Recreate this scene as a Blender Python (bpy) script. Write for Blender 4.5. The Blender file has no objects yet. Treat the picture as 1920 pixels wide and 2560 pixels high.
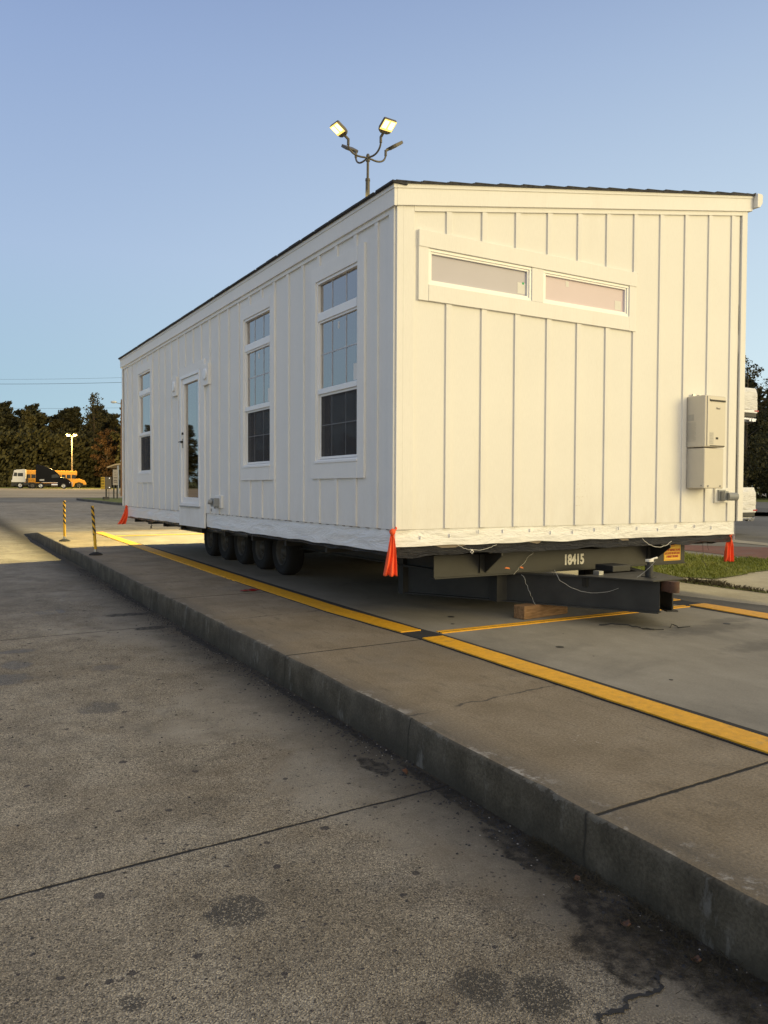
import bpy, bmesh, math, random
from mathutils import Vector, Matrix, noise
random.seed(7)
scene = bpy.context.scene
COL = scene.collection
R = math.radians

# ------------------------------------------------------------------ camera
cam_d = bpy.data.cameras.new('camera'); cam = bpy.data.objects.new('camera', cam_d); COL.objects.link(cam)
CP = Vector((-3.64931632, -6.01912134, 1.3632031))
cr = Vector((0.86253863, -0.50590152, 0.00952701)); cu = Vector((0.01072586, 0.03710479, 0.99925382)); cf = Vector((0.50587752, 0.86179283, -0.03743055))
M = Matrix((cr, cu, -cf)).transposed().to_4x4(); M.translation = CP
cam.matrix_world = M
cam_d.sensor_fit = 'VERTICAL'; cam_d.sensor_height = 36.0; cam_d.lens = 36.0*1975.67/2560.0
cam_d.clip_end = 3000; cam_d.clip_start = 0.05
scene.camera = cam

# ------------------------------------------------------------------ sky, sun, exposure
SUN_AZ = Vector((0.62, -0.785, 0)).normalized(); SUN_EL = R(13)
world = bpy.data.worlds.new('World'); scene.world = world; world.use_nodes = True
wn = world.node_tree.nodes; wl = world.node_tree.links; wn.clear()
wo = wn.new('ShaderNodeOutputWorld'); bg = wn.new('ShaderNodeBackground'); sky = wn.new('ShaderNodeTexSky')
sky.sky_type = 'NISHITA'; sky.sun_disc = False; sky.sun_elevation = R(7)
sky.sun_rotation = math.atan2(SUN_AZ.x, SUN_AZ.y); sky.altitude = 200; sky.air_density = 1.0; sky.dust_density = 1.2; sky.ozone_density = 3.0
tc = wn.new('ShaderNodeTexCoord'); sx = wn.new('ShaderNodeSeparateXYZ'); wl.new(tc.outputs['Generated'], sx.inputs[0])
rp = wn.new('ShaderNodeValToRGB'); wl.new(sx.outputs['Z'], rp.inputs[0])
el = rp.color_ramp.elements
el[0].position = 0.0; el[0].color = (0.34, 0.50, 0.575, 1)
el[1].position = 1.0; el[1].color = (0.135, 0.18, 0.345, 1)
for p, c in ((0.10, (0.31, 0.445, 0.54, 1)), (0.26, (0.315, 0.41, 0.565, 1)), (0.45, (0.238, 0.322, 0.505, 1)), (0.60, (0.168, 0.236, 0.42, 1))):
    e = el.new(p); e.color = c
def wmath(op, a, b=0.0, clamp=False):
    q = wn.new('ShaderNodeMath'); q.operation = op; q.use_clamp = clamp
    for i_, v_ in enumerate((a, b)):
        if hasattr(v_, 'is_output'): wl.new(v_, q.inputs[i_])
        else: q.inputs[i_].default_value = v_
    return q.outputs[0]
# dawn glow: the half of the sky behind the camera is bright and warm
dt = wn.new('ShaderNodeVectorMath'); dt.operation = 'DOT_PRODUCT'; wl.new(tc.outputs['Generated'], dt.inputs[0]); dt.inputs[1].default_value = (0.28, -0.96, 0)
gw = wmath('POWER', wmath('DIVIDE', wmath('ADD', dt.outputs['Value'], 0.05), 1.05, True), 0.9)
GLOW = (1.36, 1.18, 0.83)
mx = wn.new('ShaderNodeMixRGB'); mx.inputs[0].default_value = 0.93
sc_ = wn.new('ShaderNodeMixRGB'); sc_.blend_type = 'MULTIPLY'; sc_.inputs[0].default_value = 1; sc_.inputs[2].default_value = (6.67, 6.67, 6.67, 1)
g2 = wn.new('ShaderNodeMixRGB'); wl.new(gw, g2.inputs[0])
# paler, hazier sky low down towards the east (right)
de = wn.new('ShaderNodeVectorMath'); de.operation = 'DOT_PRODUCT'; wl.new(tc.outputs['Generated'], de.inputs[0]); de.inputs[1].default_value = (0.97, 0.24, 0)
gm = wmath('MULTIPLY', wmath('POWER', wmath('DIVIDE', wmath('SUBTRACT', de.outputs['Value'], 0.30), 0.68, True), 1.3), wmath('POWER', wmath('SUBTRACT', 1.0, wmath('DIVIDE', sx.outputs['Z'], 0.75, True), True), 1.4))
ge = wn.new('ShaderNodeMixRGB'); wl.new(gm, ge.inputs[0]); wl.new(rp.outputs[0], ge.inputs[1]); ge.inputs[2].default_value = (.60, .72, .76, 1); wl.new(ge.outputs[0], g2.inputs[1]); g2.inputs[2].default_value = (*GLOW, 1)
wl.new(g2.outputs[0], sc_.inputs[1]); wl.new(sky.outputs[0], mx.inputs[1]); wl.new(sc_.outputs[0], mx.inputs[2])
wl.new(mx.outputs[0], bg.inputs[0]); wl.new(bg.outputs[0], wo.inputs[0])
bg.inputs[1].default_value = 0.15
sd = bpy.data.lights.new('sun', 'SUN'); sun = bpy.data.objects.new('sun', sd); COL.objects.link(sun)
sd.energy = 1.3; sd.angle = R(26); sd.color = (1.0, 0.78, 0.32)
sdir = SUN_AZ*math.cos(SUN_EL) + Vector((0, 0, math.sin(SUN_EL)))
sun.rotation_euler = sdir.to_track_quat('Z', 'Y').to_euler(); sun.location = (30, -40, 20)
scene.view_settings.view_transform = 'Standard'; scene.view_settings.look = 'None'
scene.view_settings.exposure = 0.40; scene.view_settings.gamma = 1.0
FLOOD_W = 1800.0

# ------------------------------------------------------------------ material helpers
class NT:
    def __init__(s, name):
        s.m = bpy.data.materials.new(name); s.m.use_nodes = True
        s.n = s.m.node_tree.nodes; s.l = s.m.node_tree.links
        s.b = s.n['Principled BSDF']; s.out = s.n['Material Output']
        s._tc = None
    def tc(s, k='Object'):
        if not s._tc: s._tc = s.n.new('ShaderNodeTexCoord')
        return s._tc.outputs[k]
    def mapping(s, scale=(1, 1, 1), rot=(0, 0, 0), loc=(0, 0, 0)):
        m = s.n.new('ShaderNodeMapping'); s.l.new(s.tc(), m.inputs[0])
        m.inputs['Scale'].default_value = scale; m.inputs['Rotation'].default_value = rot; m.inputs['Location'].default_value = loc
        return m.outputs[0]
    def noise(s, scale, detail=4, rough=.55, vec=None, dist=0):
        t = s.n.new('ShaderNodeTexNoise'); t.inputs['Scale'].default_value = scale; t.inputs['Detail'].default_value = detail
        t.inputs['Roughness'].default_value = rough; t.inputs['Distortion'].default_value = dist
        s.l.new(vec if vec else s.tc(), t.inputs[0]); return t.outputs[0]
    def voro(s, scale, vec=None, out='Distance', rnd=1):
        t = s.n.new('ShaderNodeTexVoronoi'); t.inputs['Scale'].default_value = scale; t.inputs['Randomness'].default_value = rnd
        s.l.new(vec if vec else s.tc(), t.inputs[0]); return t.outputs[out]
    def ramp(s, fac, stops, interp='LINEAR'):
        t = s.n.new('ShaderNodeValToRGB'); s.l.new(fac, t.inputs[0]); e = t.color_ramp.elements; t.color_ramp.interpolation = interp
        while len(e) > len(stops): e.remove(e[-1])
        while len(e) < len(stops): e.new(1)
        for q, (p, c) in zip(e, stops):
            q.position = p; q.color = c if len(c) == 4 else (*c, 1)
        return t.outputs[0]
    def f(s, v): return (v, v, v)
    def gray(s, fac, a, b):   # 0..1 ramp from a to b
        return s.ramp(fac, [(a, (0, 0, 0)), (b, (1, 1, 1))])
    def mix(s, fac, a, b, mode='MIX'):
        t = s.n.new('ShaderNodeMixRGB'); t.blend_type = mode
        for i, v in enumerate((fac, a, b)):
            if hasattr(v, 'is_output'): s.l.new(v, t.inputs[i])
            elif isinstance(v, (int, float)): t.inputs[i].default_value = v if i == 0 else (v, v, v, 1)
            else: t.inputs[i].default_value = (*v, 1) if len(v) == 3 else v
        return t.outputs[0]
    def math(s, op, a, b=0, clamp=False):
        t = s.n.new('ShaderNodeMath'); t.operation = op; t.use_clamp = clamp
        for i, v in enumerate((a, b)):
            if hasattr(v, 'is_output'): s.l.new(v, t.inputs[i])
            else: t.inputs[i].default_value = v
        return t.outputs[0]
    def sep(s, vec=None):
        t = s.n.new('ShaderNodeSeparateXYZ'); s.l.new(vec if vec else s.tc(), t.inputs[0]); return t.outputs
    def set(s, k, v):
        if hasattr(v, 'is_output'): s.l.new(v, s.b.inputs[k])
        else: s.b.inputs[k].default_value = (*v, 1) if isinstance(v, tuple) and len(v) == 3 else v
    def bump(s, h, strength=.3, dist=.01):
        t = s.n.new('ShaderNodeBump'); t.inputs['Strength'].default_value = strength; t.inputs['Distance'].default_value = dist
        s.l.new(h, t.inputs['Height']); s.l.new(t.outputs[0], s.b.inputs['Normal'])

def mat(name, c, rough=.6, metal=0, var=.12, vs=6, bump=0, bs=60, coat=0, sub=None):
    t = NT(name)
    if var:
        n = t.noise(vs, 5, .6)
        lo = tuple(max(0, v*(1-var)) for v in c); hi = tuple(min(1, v*(1+var)) for v in c)
        t.set('Base Color', t.ramp(n, [(.3, lo), (.7, hi)]))
    else: t.set('Base Color', c)
    t.set('Roughness', rough); t.set('Metallic', metal)
    if coat: t.set('Coat Weight', coat)
    if bump: t.bump(t.noise(bs, 4, .6), bump, .01)
    return t.m

def spots(t, pts, soft=.35):
    """union mask of irregular stains: pts = (x, y, rx, ry)"""
    o = None; s = t.sep(); wob = t.noise(9, 4, .6)
    for (x, y, rx, ry) in pts:
        dx = t.math('DIVIDE', t.math('SUBTRACT', s[0], x), rx); dy = t.math('DIVIDE', t.math('SUBTRACT', s[1], y), ry)
        d = t.math('ADD', t.math('MULTIPLY', dx, dx), t.math('MULTIPLY', dy, dy))
        d = t.math('ADD', d, t.math('MULTIPLY', t.math('SUBTRACT', wob, .5), 2.2))
        m = t.math('DIVIDE', t.math('SUBTRACT', 1.0, d), soft, True)
        o = m if o is None else t.math('MAXIMUM', o, m)
    return o

def lines_y(t, ys, w, slope=0.045, amp=.03):
    """thin saw-cut / joint lines running along x at each y"""
    s = t.sep(); n = t.math('MULTIPLY', t.math('SUBTRACT', t.noise(2.3, 5, .65), .5), amp)
    yy = t.math('ADD', t.math('SUBTRACT', s[1], t.math('MULTIPLY', s[0], slope)), n)
    o = None; w = t.math('MULTIPLY', w, t.math('ADD', .35, t.math('MULTIPLY', t.noise(11, 4, .7), 1.5))); yy = t.math('ADD', yy, t.math('MULTIPLY', t.math('SUBTRACT', t.noise(38, 4, .7), .5), min(.012, amp*.6)))
    for y in ys:
        d = t.math('ABSOLUTE', t.math('SUBTRACT', yy, y))
        m = t.math('SUBTRACT', 1.0, t.math('DIVIDE', d, w), True)
        o = m if o is None else t.math('MAXIMUM', o, m)
    return t.math('MINIMUM', t.math('MULTIPLY', o, 2.0), 1.0)

def concrete_lot():
    t = NT('lot_concrete')
    big = t.noise(.55, 5, .6); mid = t.noise(2.6, 6, .62); fine = t.noise(150, 3, .7)
    c = t.ramp(mid, [(.3, (.205, .180, .138)), (.48, (.272, .242, .190)), (.72, (.350, .317, .255))])
    c = t.mix(t.gray(big, .4, .65), c, t.mix(1.0, c, (.78, .76, .72), 'MULTIPLY'))
    blot = t.gray(t.noise(4.3, 6, .7, dist=.5), .5, .72); c = t.mix(t.math('MULTIPLY', blot, .5), c, (.085, .078, .068))
    pale = t.gray(t.noise(1.7, 6, .68, vec=t.mapping(loc=(5, 2, 0))), .55, .75); c = t.mix(t.math('MULTIPLY', pale, .35), c, (.36, .34, .29))
    # exposed aggregate
    s = t.sep()
    west = t.math('ADD', t.math('MULTIPLY', s[0], -.22), t.math('MULTIPLY', big, 1.1))
    aggm = t.gray(west, .95, 1.3)
    v = t.voro(200, out='Color'); vs = t.n.new('ShaderNodeSeparateColor'); t.l.new(v, vs.inputs[0])
    peb = t.ramp(vs.outputs[0], [(0, (.18, .17, .17)), (.3, (.70, .69, .68)), (.7, (1.05, 1.02, .97)), (1, (1.9, 1.85, 1.75))])
    c = t.mix(t.math('ADD', t.math('MULTIPLY', aggm, .65), .26), c, t.mix(1.0, c, peb, 'MULTIPLY'))
    c = t.mix(.55, c, t.mix(1.0, c, t.ramp(fine, [(.3, (.55, .55, .55)), (.7, (1.4, 1.4, 1.4))]), 'MULTIPLY'))
    # tiny dark gum / pitch spots
    vd = t.voro(9, out='Distance'); vc = t.voro(9, out='Color'); vcs = t.n.new('ShaderNodeSeparateColor'); t.l.new(vc, vcs.inputs[0])
    thr = t.math('MULTIPLY', t.math('POWER', vcs.outputs[1], 3.6), .24)
    sp = t.math('MULTIPLY', t.math('GREATER_THAN', thr, t.math('ADD', vd, t.math('MULTIPLY', t.math('SUBTRACT', t.noise(48, 3), .5), .22))), .8)
    c = t.mix(sp, c, (.028, .026, .030))
    vd2 = t.voro(26, out='Distance'); vc2 = t.voro(26, out='Color'); vcs2 = t.n.new('ShaderNodeSeparateColor'); t.l.new(vc2, vcs2.inputs[0])
    thr2 = t.math('MULTIPLY', t.math('POWER', vcs2.outputs[2], 4.5), .30)
    sp2 = t.math('MULTIPLY', t.math('GREATER_THAN', thr2, t.math('ADD', vd2, t.math('MULTIPLY', t.math('SUBTRACT', t.noise(110, 3), .5), .40))), .8)
    c = t.mix(sp2, c, (.035, .032, .036))
    # oil drips
    oil = spots(t, [(-2.64, -3.27, .14, .12), (-2.12, -4.06, .09, .12), (-1.98, -4.2, .11, .12), (-2.57, -.27, .17, .17), (-3.05, .9, .2, .2), (-2.95, 1.4, .13, .2), (-2.3, .95, .14, .14), (-2.9, 2.0, .2, .1), (-3.1, -3.6, .05, .05), (-2.3, 4.2, .2, .2)], .5)
    c = t.mix(t.math('MULTIPLY', oil, t.ramp(vs.outputs[0], [(.0, (.85,)*3), (.8, (.75,)*3), (.86, (.25,)*3)])), c, (.042, .037, .028))
    # grime along the kerb foot; wide band is stain plus painted kerb shade
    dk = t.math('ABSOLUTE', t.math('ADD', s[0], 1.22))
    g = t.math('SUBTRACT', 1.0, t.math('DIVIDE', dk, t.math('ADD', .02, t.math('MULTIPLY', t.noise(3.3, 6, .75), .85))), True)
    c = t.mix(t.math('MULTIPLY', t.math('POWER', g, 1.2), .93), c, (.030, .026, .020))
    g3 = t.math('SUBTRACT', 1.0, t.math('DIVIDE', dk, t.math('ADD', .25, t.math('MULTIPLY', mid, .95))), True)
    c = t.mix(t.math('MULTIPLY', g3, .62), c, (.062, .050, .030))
    rust = t.gray(t.noise(1.3, 5, .6, dist=.6), .55, .72)
    c = t.mix(t.math('MULTIPLY', rust, .4), c, (.12, .085, .045))
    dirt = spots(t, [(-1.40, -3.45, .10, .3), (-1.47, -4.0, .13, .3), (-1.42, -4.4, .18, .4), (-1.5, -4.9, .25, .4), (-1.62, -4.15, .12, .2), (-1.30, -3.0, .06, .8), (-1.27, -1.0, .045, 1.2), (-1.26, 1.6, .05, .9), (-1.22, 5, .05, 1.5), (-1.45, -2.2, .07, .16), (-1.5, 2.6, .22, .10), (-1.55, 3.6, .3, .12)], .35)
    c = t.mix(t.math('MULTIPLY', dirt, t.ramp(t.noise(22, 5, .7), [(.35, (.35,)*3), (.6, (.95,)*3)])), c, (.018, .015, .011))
    # joints
    j = lines_y(t, [-2.58, 2.74, 6.15, 10.9, 15.6, 20.3, 25.0, 30, 35.5, 41, -9, -15], .0105, .045, .03)
    j2 = lines_y(t, [4.3, 8.6, 12.6], .006, .02, .2)
    j = t.math('MAXIMUM', j, t.math('MULTIPLY', j2, .5))
    sx2 = t.math('ADD', s[0], t.math('MULTIPLY', t.math('SUBTRACT', t.noise(2, 3), .5), .05))
    for xx in (-4.85, -8.5, -12.2, 3.0, 7.0):
        m = t.math('SUBTRACT', 1.0, t.math('DIVIDE', t.math('ABSOLUTE', t.math('SUBTRACT', sx2, xx)), .014), True)
        j = t.math('MAXIMUM', j, m)
    c = t.mix(j, c, (.018, .016, .014))
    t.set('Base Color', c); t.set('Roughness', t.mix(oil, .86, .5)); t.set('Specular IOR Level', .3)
    h = t.math('ADD', t.math('MULTIPLY', fine, .5), t.math('MULTIPLY', t.voro(200), .9))
    h = t.math('SUBTRACT', h, t.math('MULTIPLY', j, 3)); h = t.math('ADD', h, t.math('MULTIPLY', mid, .6))
    t.bump(h, .55, .008); return t.m

def concrete_platform(side=False):
    t = NT('kerb_concrete' if side else 'platform_concrete')
    mid = t.noise(1.9, 6, .65); big = t.noise(.5, 4, .6); fine = t.noise(70, 4, .7); streak = t.noise(14, 5, .6, vec=t.mapping((1, .25, .25)))
    c = t.ramp(mid, [(.3, (.185, .145, .092)), (.5, (.235, .188, .125)), (.7, (.28, .23, .16))])
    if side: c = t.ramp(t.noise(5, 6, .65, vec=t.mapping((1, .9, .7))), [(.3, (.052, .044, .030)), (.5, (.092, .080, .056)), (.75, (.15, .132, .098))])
    c = t.mix(.6, c, t.mix(1.0, c, t.ramp(fine, [(.32, (.45, .45, .45)), (.68, (1.45, 1.45, 1.45))]), 'MULTIPLY'))
    c = t.mix(t.math('MULTIPLY', t.gray(streak, .56, .7), .4), c, (.085, .072, .052))
    c = t.mix(t.math('MULTIPLY', t.gray(big, .5, .68), .5), c, (.095, .088, .075))
    s = t.sep()
    if not side:
        g = t.math('SUBTRACT', 1.0, t.math('DIVIDE', t.math('ABSOLUTE', t.math('ADD', s[0], 1.2)), t.math('MULTIPLY', mid, .45)), True)
        c = t.mix(t.math('MULTIPLY', g, .55), c, (.08, .075, .066))
        ed = t.math('SUBTRACT', 1.0, t.math('DIVIDE', t.math('ABSOLUTE', t.math('ADD', s[0], 1.22)), .12), True)
        wr = t.gray(t.noise(5.5, 6, .75), .52, .6); c = t.mix(t.math('MULTIPLY', t.math('MULTIPLY', ed, wr), .7), c, (.40, .38, .34))
        j = lines_y(t, [-3.66, -.30, 3.07], .013, .03, .012)
        cr_ = lines_y(t, [-2.03, 1.52, 4.6, 5.6, 7.4, 12.2], .014, .10, .28)
        cm = t.math('MULTIPLY', cr_, t.gray(t.noise(3.1, 3), .35, .5))
        c = t.mix(t.math('MULTIPLY', cm, .75), c, (.05, .045, .04)); c = t.mix(j, c, (.025, .022, .018))
        wsp = spots(t, [(-.63, -2.95, .09, .1), (-.55, -3.05, .05, .06)], .4)
        wm = t.math('MULTIPLY', wsp, t.math('MULTIPLY', t.gray(t.noise(45, 4, .7), .60, .66), .6)); c = t.mix(wm, c, (.6, .56, .48))
        flood_falloff = t.math('GREATER_THAN', t.math('ADD', s[1], t.math('MULTIPLY', t.math('SUBTRACT', big, .5), .15)), 15.9)  # greyer beyond here: floodlight falloff put into the concrete colour
        c = t.mix(t.math('MULTIPLY', flood_falloff, .8), c, t.mix(.5, (.15, .15, .15), c))
        h = t.math('SUBTRACT', fine, t.math('MULTIPLY', j, 4))
    else:
        jj = t.math('SUBTRACT', s[1], 0.0)
        j = None
        for y in (-3.66, -2.2, -.35, .95, 2.35, 2.7, 3.9, 5.6, 6.3, 7.4, 8.9, 10.0, 11.5):
            m = t.math('SUBTRACT', 1.0, t.math('DIVIDE', t.math('ABSOLUTE', t.math('SUBTRACT', t.math('ADD', jj, t.math('MULTIPLY', t.math('SUBTRACT', t.noise(7, 3), .5), .04)), y)), .012), True)
            j = m if j is None else t.math('MAXIMUM', j, m)
        c = t.mix(t.math('MULTIPLY', j, .85), c, (.025, .022, .018))
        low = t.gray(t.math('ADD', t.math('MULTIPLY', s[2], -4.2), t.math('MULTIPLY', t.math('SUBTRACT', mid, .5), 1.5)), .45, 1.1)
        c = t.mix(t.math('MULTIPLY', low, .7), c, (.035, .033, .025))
        wh = t.gray(t.noise(8, 6, .7, vec=t.mapping((1, 1, .35), loc=(3, 0, 0))), .60, .70); c = t.mix(t.math('MULTIPLY', wh, .35), c, (.30, .29, .26))
        upz = t.gray(t.math('ADD', s[2], t.math('MULTIPLY', t.math('SUBTRACT', t.noise(6, 6, .75), .5), .22)), -.045, -.015); c = t.mix(t.math('MULTIPLY', t.math('MULTIPLY', upz, t.gray(mid, .45, .6)), .6), c, (.20, .185, .15))
        h = fine
    t.set('Base Color', c); t.set('Roughness', .9); t.set('Specular IOR Level', .25)
    t.bump(t.math('ADD', h, t.math('MULTIPLY', mid, .8)), .5, .006); return t.m

def concrete_deck():
    t = NT('deck_concrete')
    big = t.noise(.6, 5, .62, dist=.4); mid = t.noise(2.4, 6, .65, vec=t.mapping((1, .5, 1))); fine = t.noise(90, 3, .7)
    c = t.ramp(mid, [(.3, (.215, .195, .155)), (.55, (.26, .237, .19)), (.75, (.30, .275, .225))])
    c = t.mix(t.math('MULTIPLY', t.gray(big, .5, .66), .6), c, (.125, .115, .095))
    c = t.mix(.3, c, t.mix(1.0, c, t.ramp(fine, [(.3, (.6,)*3), (.7, (1.35,)*3)]), 'MULTIPLY'))
    o = spots(t, [(2.75, -1.15, .8, .22), (3.35, -.95, .4, .14), (2.6, -1.9, .7, .18), (2.4, 3.3, 1.4, .5), (2.3, 6, .8, 1.6)], .9)
    c = t.mix(t.math('MULTIPLY', o, .5), c, (.085, .078, .065))
    vd = t.voro(3.1); sp = t.math('LESS_THAN', vd, .028); c = t.mix(sp, c, (.03, .03, .03))
    t.set('Base Color', c); t.set('Roughness', .85); t.set('Specular IOR Level', .3); t.bump(fine, .25, .005); return t.m

def yellow_paint():
    t = NT('yellow_paint')
    n = t.noise(18, 6, .7); w = t.gray(t.noise(5, 7, .78), .56, .66)
    c = t.ramp(n, [(.3, (.62, .30, .006)), (.6, (.80, .40, .010)), (.8, (.90, .52, .03))])
    c = t.mix(t.math('MULTIPLY', w, .45), c, (.25, .19, .09))
    s = t.noise(120, 2, .6); c = t.mix(t.math('MULTIPLY', t.gray(s, .62, .72), .5), c, (.12, .10, .06))
    t.set('Base Color', c); t.set('Roughness', .62); t.bump(t.noise(80, 4, .7), .4, .005); return t.m

def siding_mat(name, c):
    t = NT(name)
    n = t.noise(1.2, 4, .55); g = t.noise(30, 4, .6, vec=t.mapping((6, 6, .5)))
    k = t.ramp(n, [(.3, tuple(v*.955 for v in c)), (.7, c)])
    k = t.mix(.35, k, t.mix(1.0, k, t.ramp(g, [(.35, (.90,)*3), (.65, (1.05,)*3)]), 'MULTIPLY'))
    sm = t.gray(t.noise(11, 5, .75), .68, .78); k = t.mix(t.math('MULTIPLY', sm, .16), k, (.45, .36, .27))
    s_ = t.sep(); low = t.math('SUBTRACT', 1.0, t.math('DIVIDE', t.math('SUBTRACT', s_[2], .93), .5), True)
    k = t.mix(t.math('MULTIPLY', t.math('MULTIPLY', low, t.gray(t.noise(6, 5, .7, vec=t.mapping((1, 1, .4))), .4, .75)), .22), k, (.42, .36, .28))
    st_ = t.gray(t.noise(3.5, 5, .7, vec=t.mapping((1, 1, .12))), .56, .75); k = t.mix(t.math('MULTIPLY', st_, .10), k, (.50, .46, .40))
    nx = t.n.new('ShaderNodeMath'); nx.operation = 'FRACT'; t.l.new(t.math('MULTIPLY', s_[2], 4.9), nx.inputs[0])
    dr_ = spots(t, [(2.24, 0, .14, 1.0)], 1.0); zz_ = t.math('LESS_THAN', t.math('ABSOLUTE', t.math('SUBTRACT', s_[2], 1.30)), .16)
    k = t.mix(t.math('MULTIPLY', t.math('MULTIPLY', dr_, zz_), t.math('MULTIPLY', t.gray(t.noise(45, 3, .7), .60, .66), .45)), k, (.40, .27, .15))
    t.set('Base Color', k); t.set('Roughness', .5); t.set('Specular IOR Level', .35); t.bump(g, .10, .004); return t.m

def film_mat(name, c, rough, strength=.9, sc=2.4, alpha=1):
    t = NT(name)
    n = t.noise(sc, 6, .6, vec=t.mapping((1.2, 1.2, 6), rot=(0, R(14), R(20))), dist=1.4)
    n2 = t.noise(sc*7, 4, .6, vec=t.mapping((1, 1, 3)), dist=2)
    h = t.math('ADD', n, t.math('MULTIPLY', n2, .25))
    t.set('Base Color', t.ramp(n2, [(.3, tuple(v*.9 for v in c)), (.7, c)])); t.set('Roughness', rough); t.bump(h, strength, .05); return t.m

def glass_mat(name, tint, refl=.32, transp=.75, rough=.02):
    t = NT(name)
    tr = t.n.new('ShaderNodeBsdfTransparent'); tr.inputs[0].default_value = (*tint, 1)
    gl = t.n.new('ShaderNodeBsdfGlossy'); gl.inputs['Roughness'].default_value = rough; gl.inputs[0].default_value = (.90, .85, .82, 1)
    lw = t.n.new('ShaderNodeLayerWeight'); lw.inputs[0].default_value = .35
    fac = t.math('ADD', t.math('MULTIPLY', lw.outputs['Fresnel'], .8), refl, True)
    bp_ = t.n.new('ShaderNodeBump'); bp_.inputs['Strength'].default_value = .02; bp_.inputs['Distance'].default_value = .01
    t.l.new(t.noise(1.5, 2), bp_.inputs['Height']); t.l.new(bp_.outputs[0], gl.inputs['Normal'])
    m = t.n.new('ShaderNodeMixShader'); t.l.new(fac, m.inputs[0]); t.l.new(tr.outputs[0], m.inputs[1]); t.l.new(gl.outputs[0], m.inputs[2])
    t.l.new(m.outputs[0], t.out.inputs[0]); return t.m

def emit_mat(name, c, s):
    t = NT(name); t.set('Base Color', (.8, .8, .8)); t.set('Emission Color', c); t.set('Emission Strength', s); return t.m

def foliage_mat(name, c1, c2, c3):
    t = NT(name)
    oi = t.n.new('ShaderNodeObjectInfo')
    n = t.noise(.45, 3, .6); n2 = t.noise(3, 2, .5)
    c = t.ramp(t.math('ADD', t.math('MULTIPLY', n, .7), t.math('MULTIPLY', n2, .3)), [(.32, c1), (.5, c2), (.68, c3)])
    hs = t.n.new('ShaderNodeHueSaturation'); t.l.new(c, hs.inputs['Color'])
    t.l.new(t.math('ADD', .75, t.math('MULTIPLY', oi.outputs['Random'], .5)), hs.inputs['Value'])
    t.l.new(hs.outputs[0], t.b.inputs['Base Color']); t.set('Roughness', .7); t.set('Specular IOR Level', .15)
    return t.m

def ground_mix(name, cols, scale, fine=50, rough=.95, bump=.4, stretch=(1, 1, 1), dist=0):
    t = NT(name); n = t.noise(scale, 6, .65, vec=t.mapping(stretch), dist=dist); f = t.noise(fine, 3, .7)
    k = len(cols); c = t.ramp(n, [(.3+.4*i/(k-1), cols[i]) for i in range(k)])
    c = t.mix(.5, c, t.mix(1.0, c, t.ramp(f, [(.3, (.6,)*3), (.7, (1.35,)*3)]), 'MULTIPLY'))
    t.set('Base Color', c); t.set('Roughness', rough); t.set('Specular IOR Level', .2); t.bump(f, bump, .02); return t.m

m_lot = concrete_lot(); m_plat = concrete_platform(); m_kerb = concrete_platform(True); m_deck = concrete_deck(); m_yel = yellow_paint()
m_black = mat('black_rubber_seal', (.018, .018, .018), .95, var=.3, vs=8, bump=.2)
m_siding = siding_mat('white_siding', (.80, .79, .76)); m_trim = siding_mat('white_trim', (.83, .82, .79))
m_vinyl = mat('white_vinyl', (.84, .84, .84), .35, var=.02)
m_shingle = mat('asphalt_shingle', (.055, .055, .060), .95, var=.45, vs=22, bump=.8, bs=140)
m_film = film_mat('white_plastic_film', (.84, .84, .83), .30, .55, 1.3)
m_belly = film_mat('black_belly_wrap', (.03, .03, .032), .22, 1.0, 5.0)
m_steel = mat('dark_grey_steel', (.018, .019, .021), .55, var=.25, vs=4, bump=.1)
m_steel2 = mat('black_frame_steel', (.022, .022, .021), .55, var=.3, vs=5)
m_rust = mat('rusty_steel', (.075, .035, .02), .75, var=.5, vs=16, bump=.4)
m_galv = mat('galvanised_metal', (.45, .46, .46), .4, .8, var=.15, vs=20)
m_greybox = mat('grey_plastic_box', (.28, .29, .29), .45, var=.05)
m_tyre = mat('black_tyre_rubber', (.012, .0115, .011), .85, var=.25, vs=12, bump=.3)
m_rim = mat('dusty_dark_rim', (.085, .078, .066), .6, .3, var=.3, vs=10)
m_orange = mat('orange_flag_cloth', (1.0, .115, .03), .75, var=.06, vs=9, bump=.3, bs=220)
m_wood = None
t = NT('brown_timber'); n = t.noise(5, 6, .6, vec=t.mapping((1, 9, 9)), dist=.8)
t.set('Base Color', t.ramp(n, [(.3, (.13, .07, .028)), (.5, (.24, .135, .06)), (.7, (.33, .20, .10))])); t.set('Roughness', .8); t.bump(n, .4, .01); m_wood = t.m
m_heater = mat('beige_enamel', (.60, .56, .48), .38, var=.02)
m_dark = mat('black_slot', (.012, .012, .012), .6, var=0)
m_print = mat('grey_print', (.30, .29, .27), .7, var=0)
m_white = mat('white_paint_mark', (.72, .70, .64), .7, var=.25, vs=30)
m_stick = mat('yellow_sticker', (.85, .52, .03), .5, var=.03)
m_red = mat('red_print', (.50, .05, .02), .6, var=0)
m_redscrap = mat('red_scrap_plastic', (.20, .012, .015), .35, var=.2)
m_paper = mat('white_paper', (.75, .74, .70), .7, var=.03)
m_green = mat('green_dot', (.03, .40, .16), .6, var=0)
m_inwall = mat('interior_plasterboard', (.74, .74, .72), .8, var=.05)
m_infloor = mat('interior_floor', (.20, .16, .12), .6, var=.1)
m_glass = glass_mat('window_glass', (.88, .88, .88), .33)
m_grid2 = mat('dim_window_grid', (.16, .16, .165), .6, var=0)
m_grid = mat('grey_window_grid', (.50, .50, .52), .5, var=0)
m_glassend = mat('frosted_clerestory_glass', (.45, .43, .50), .45, var=.04, vs=1.2)
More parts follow.
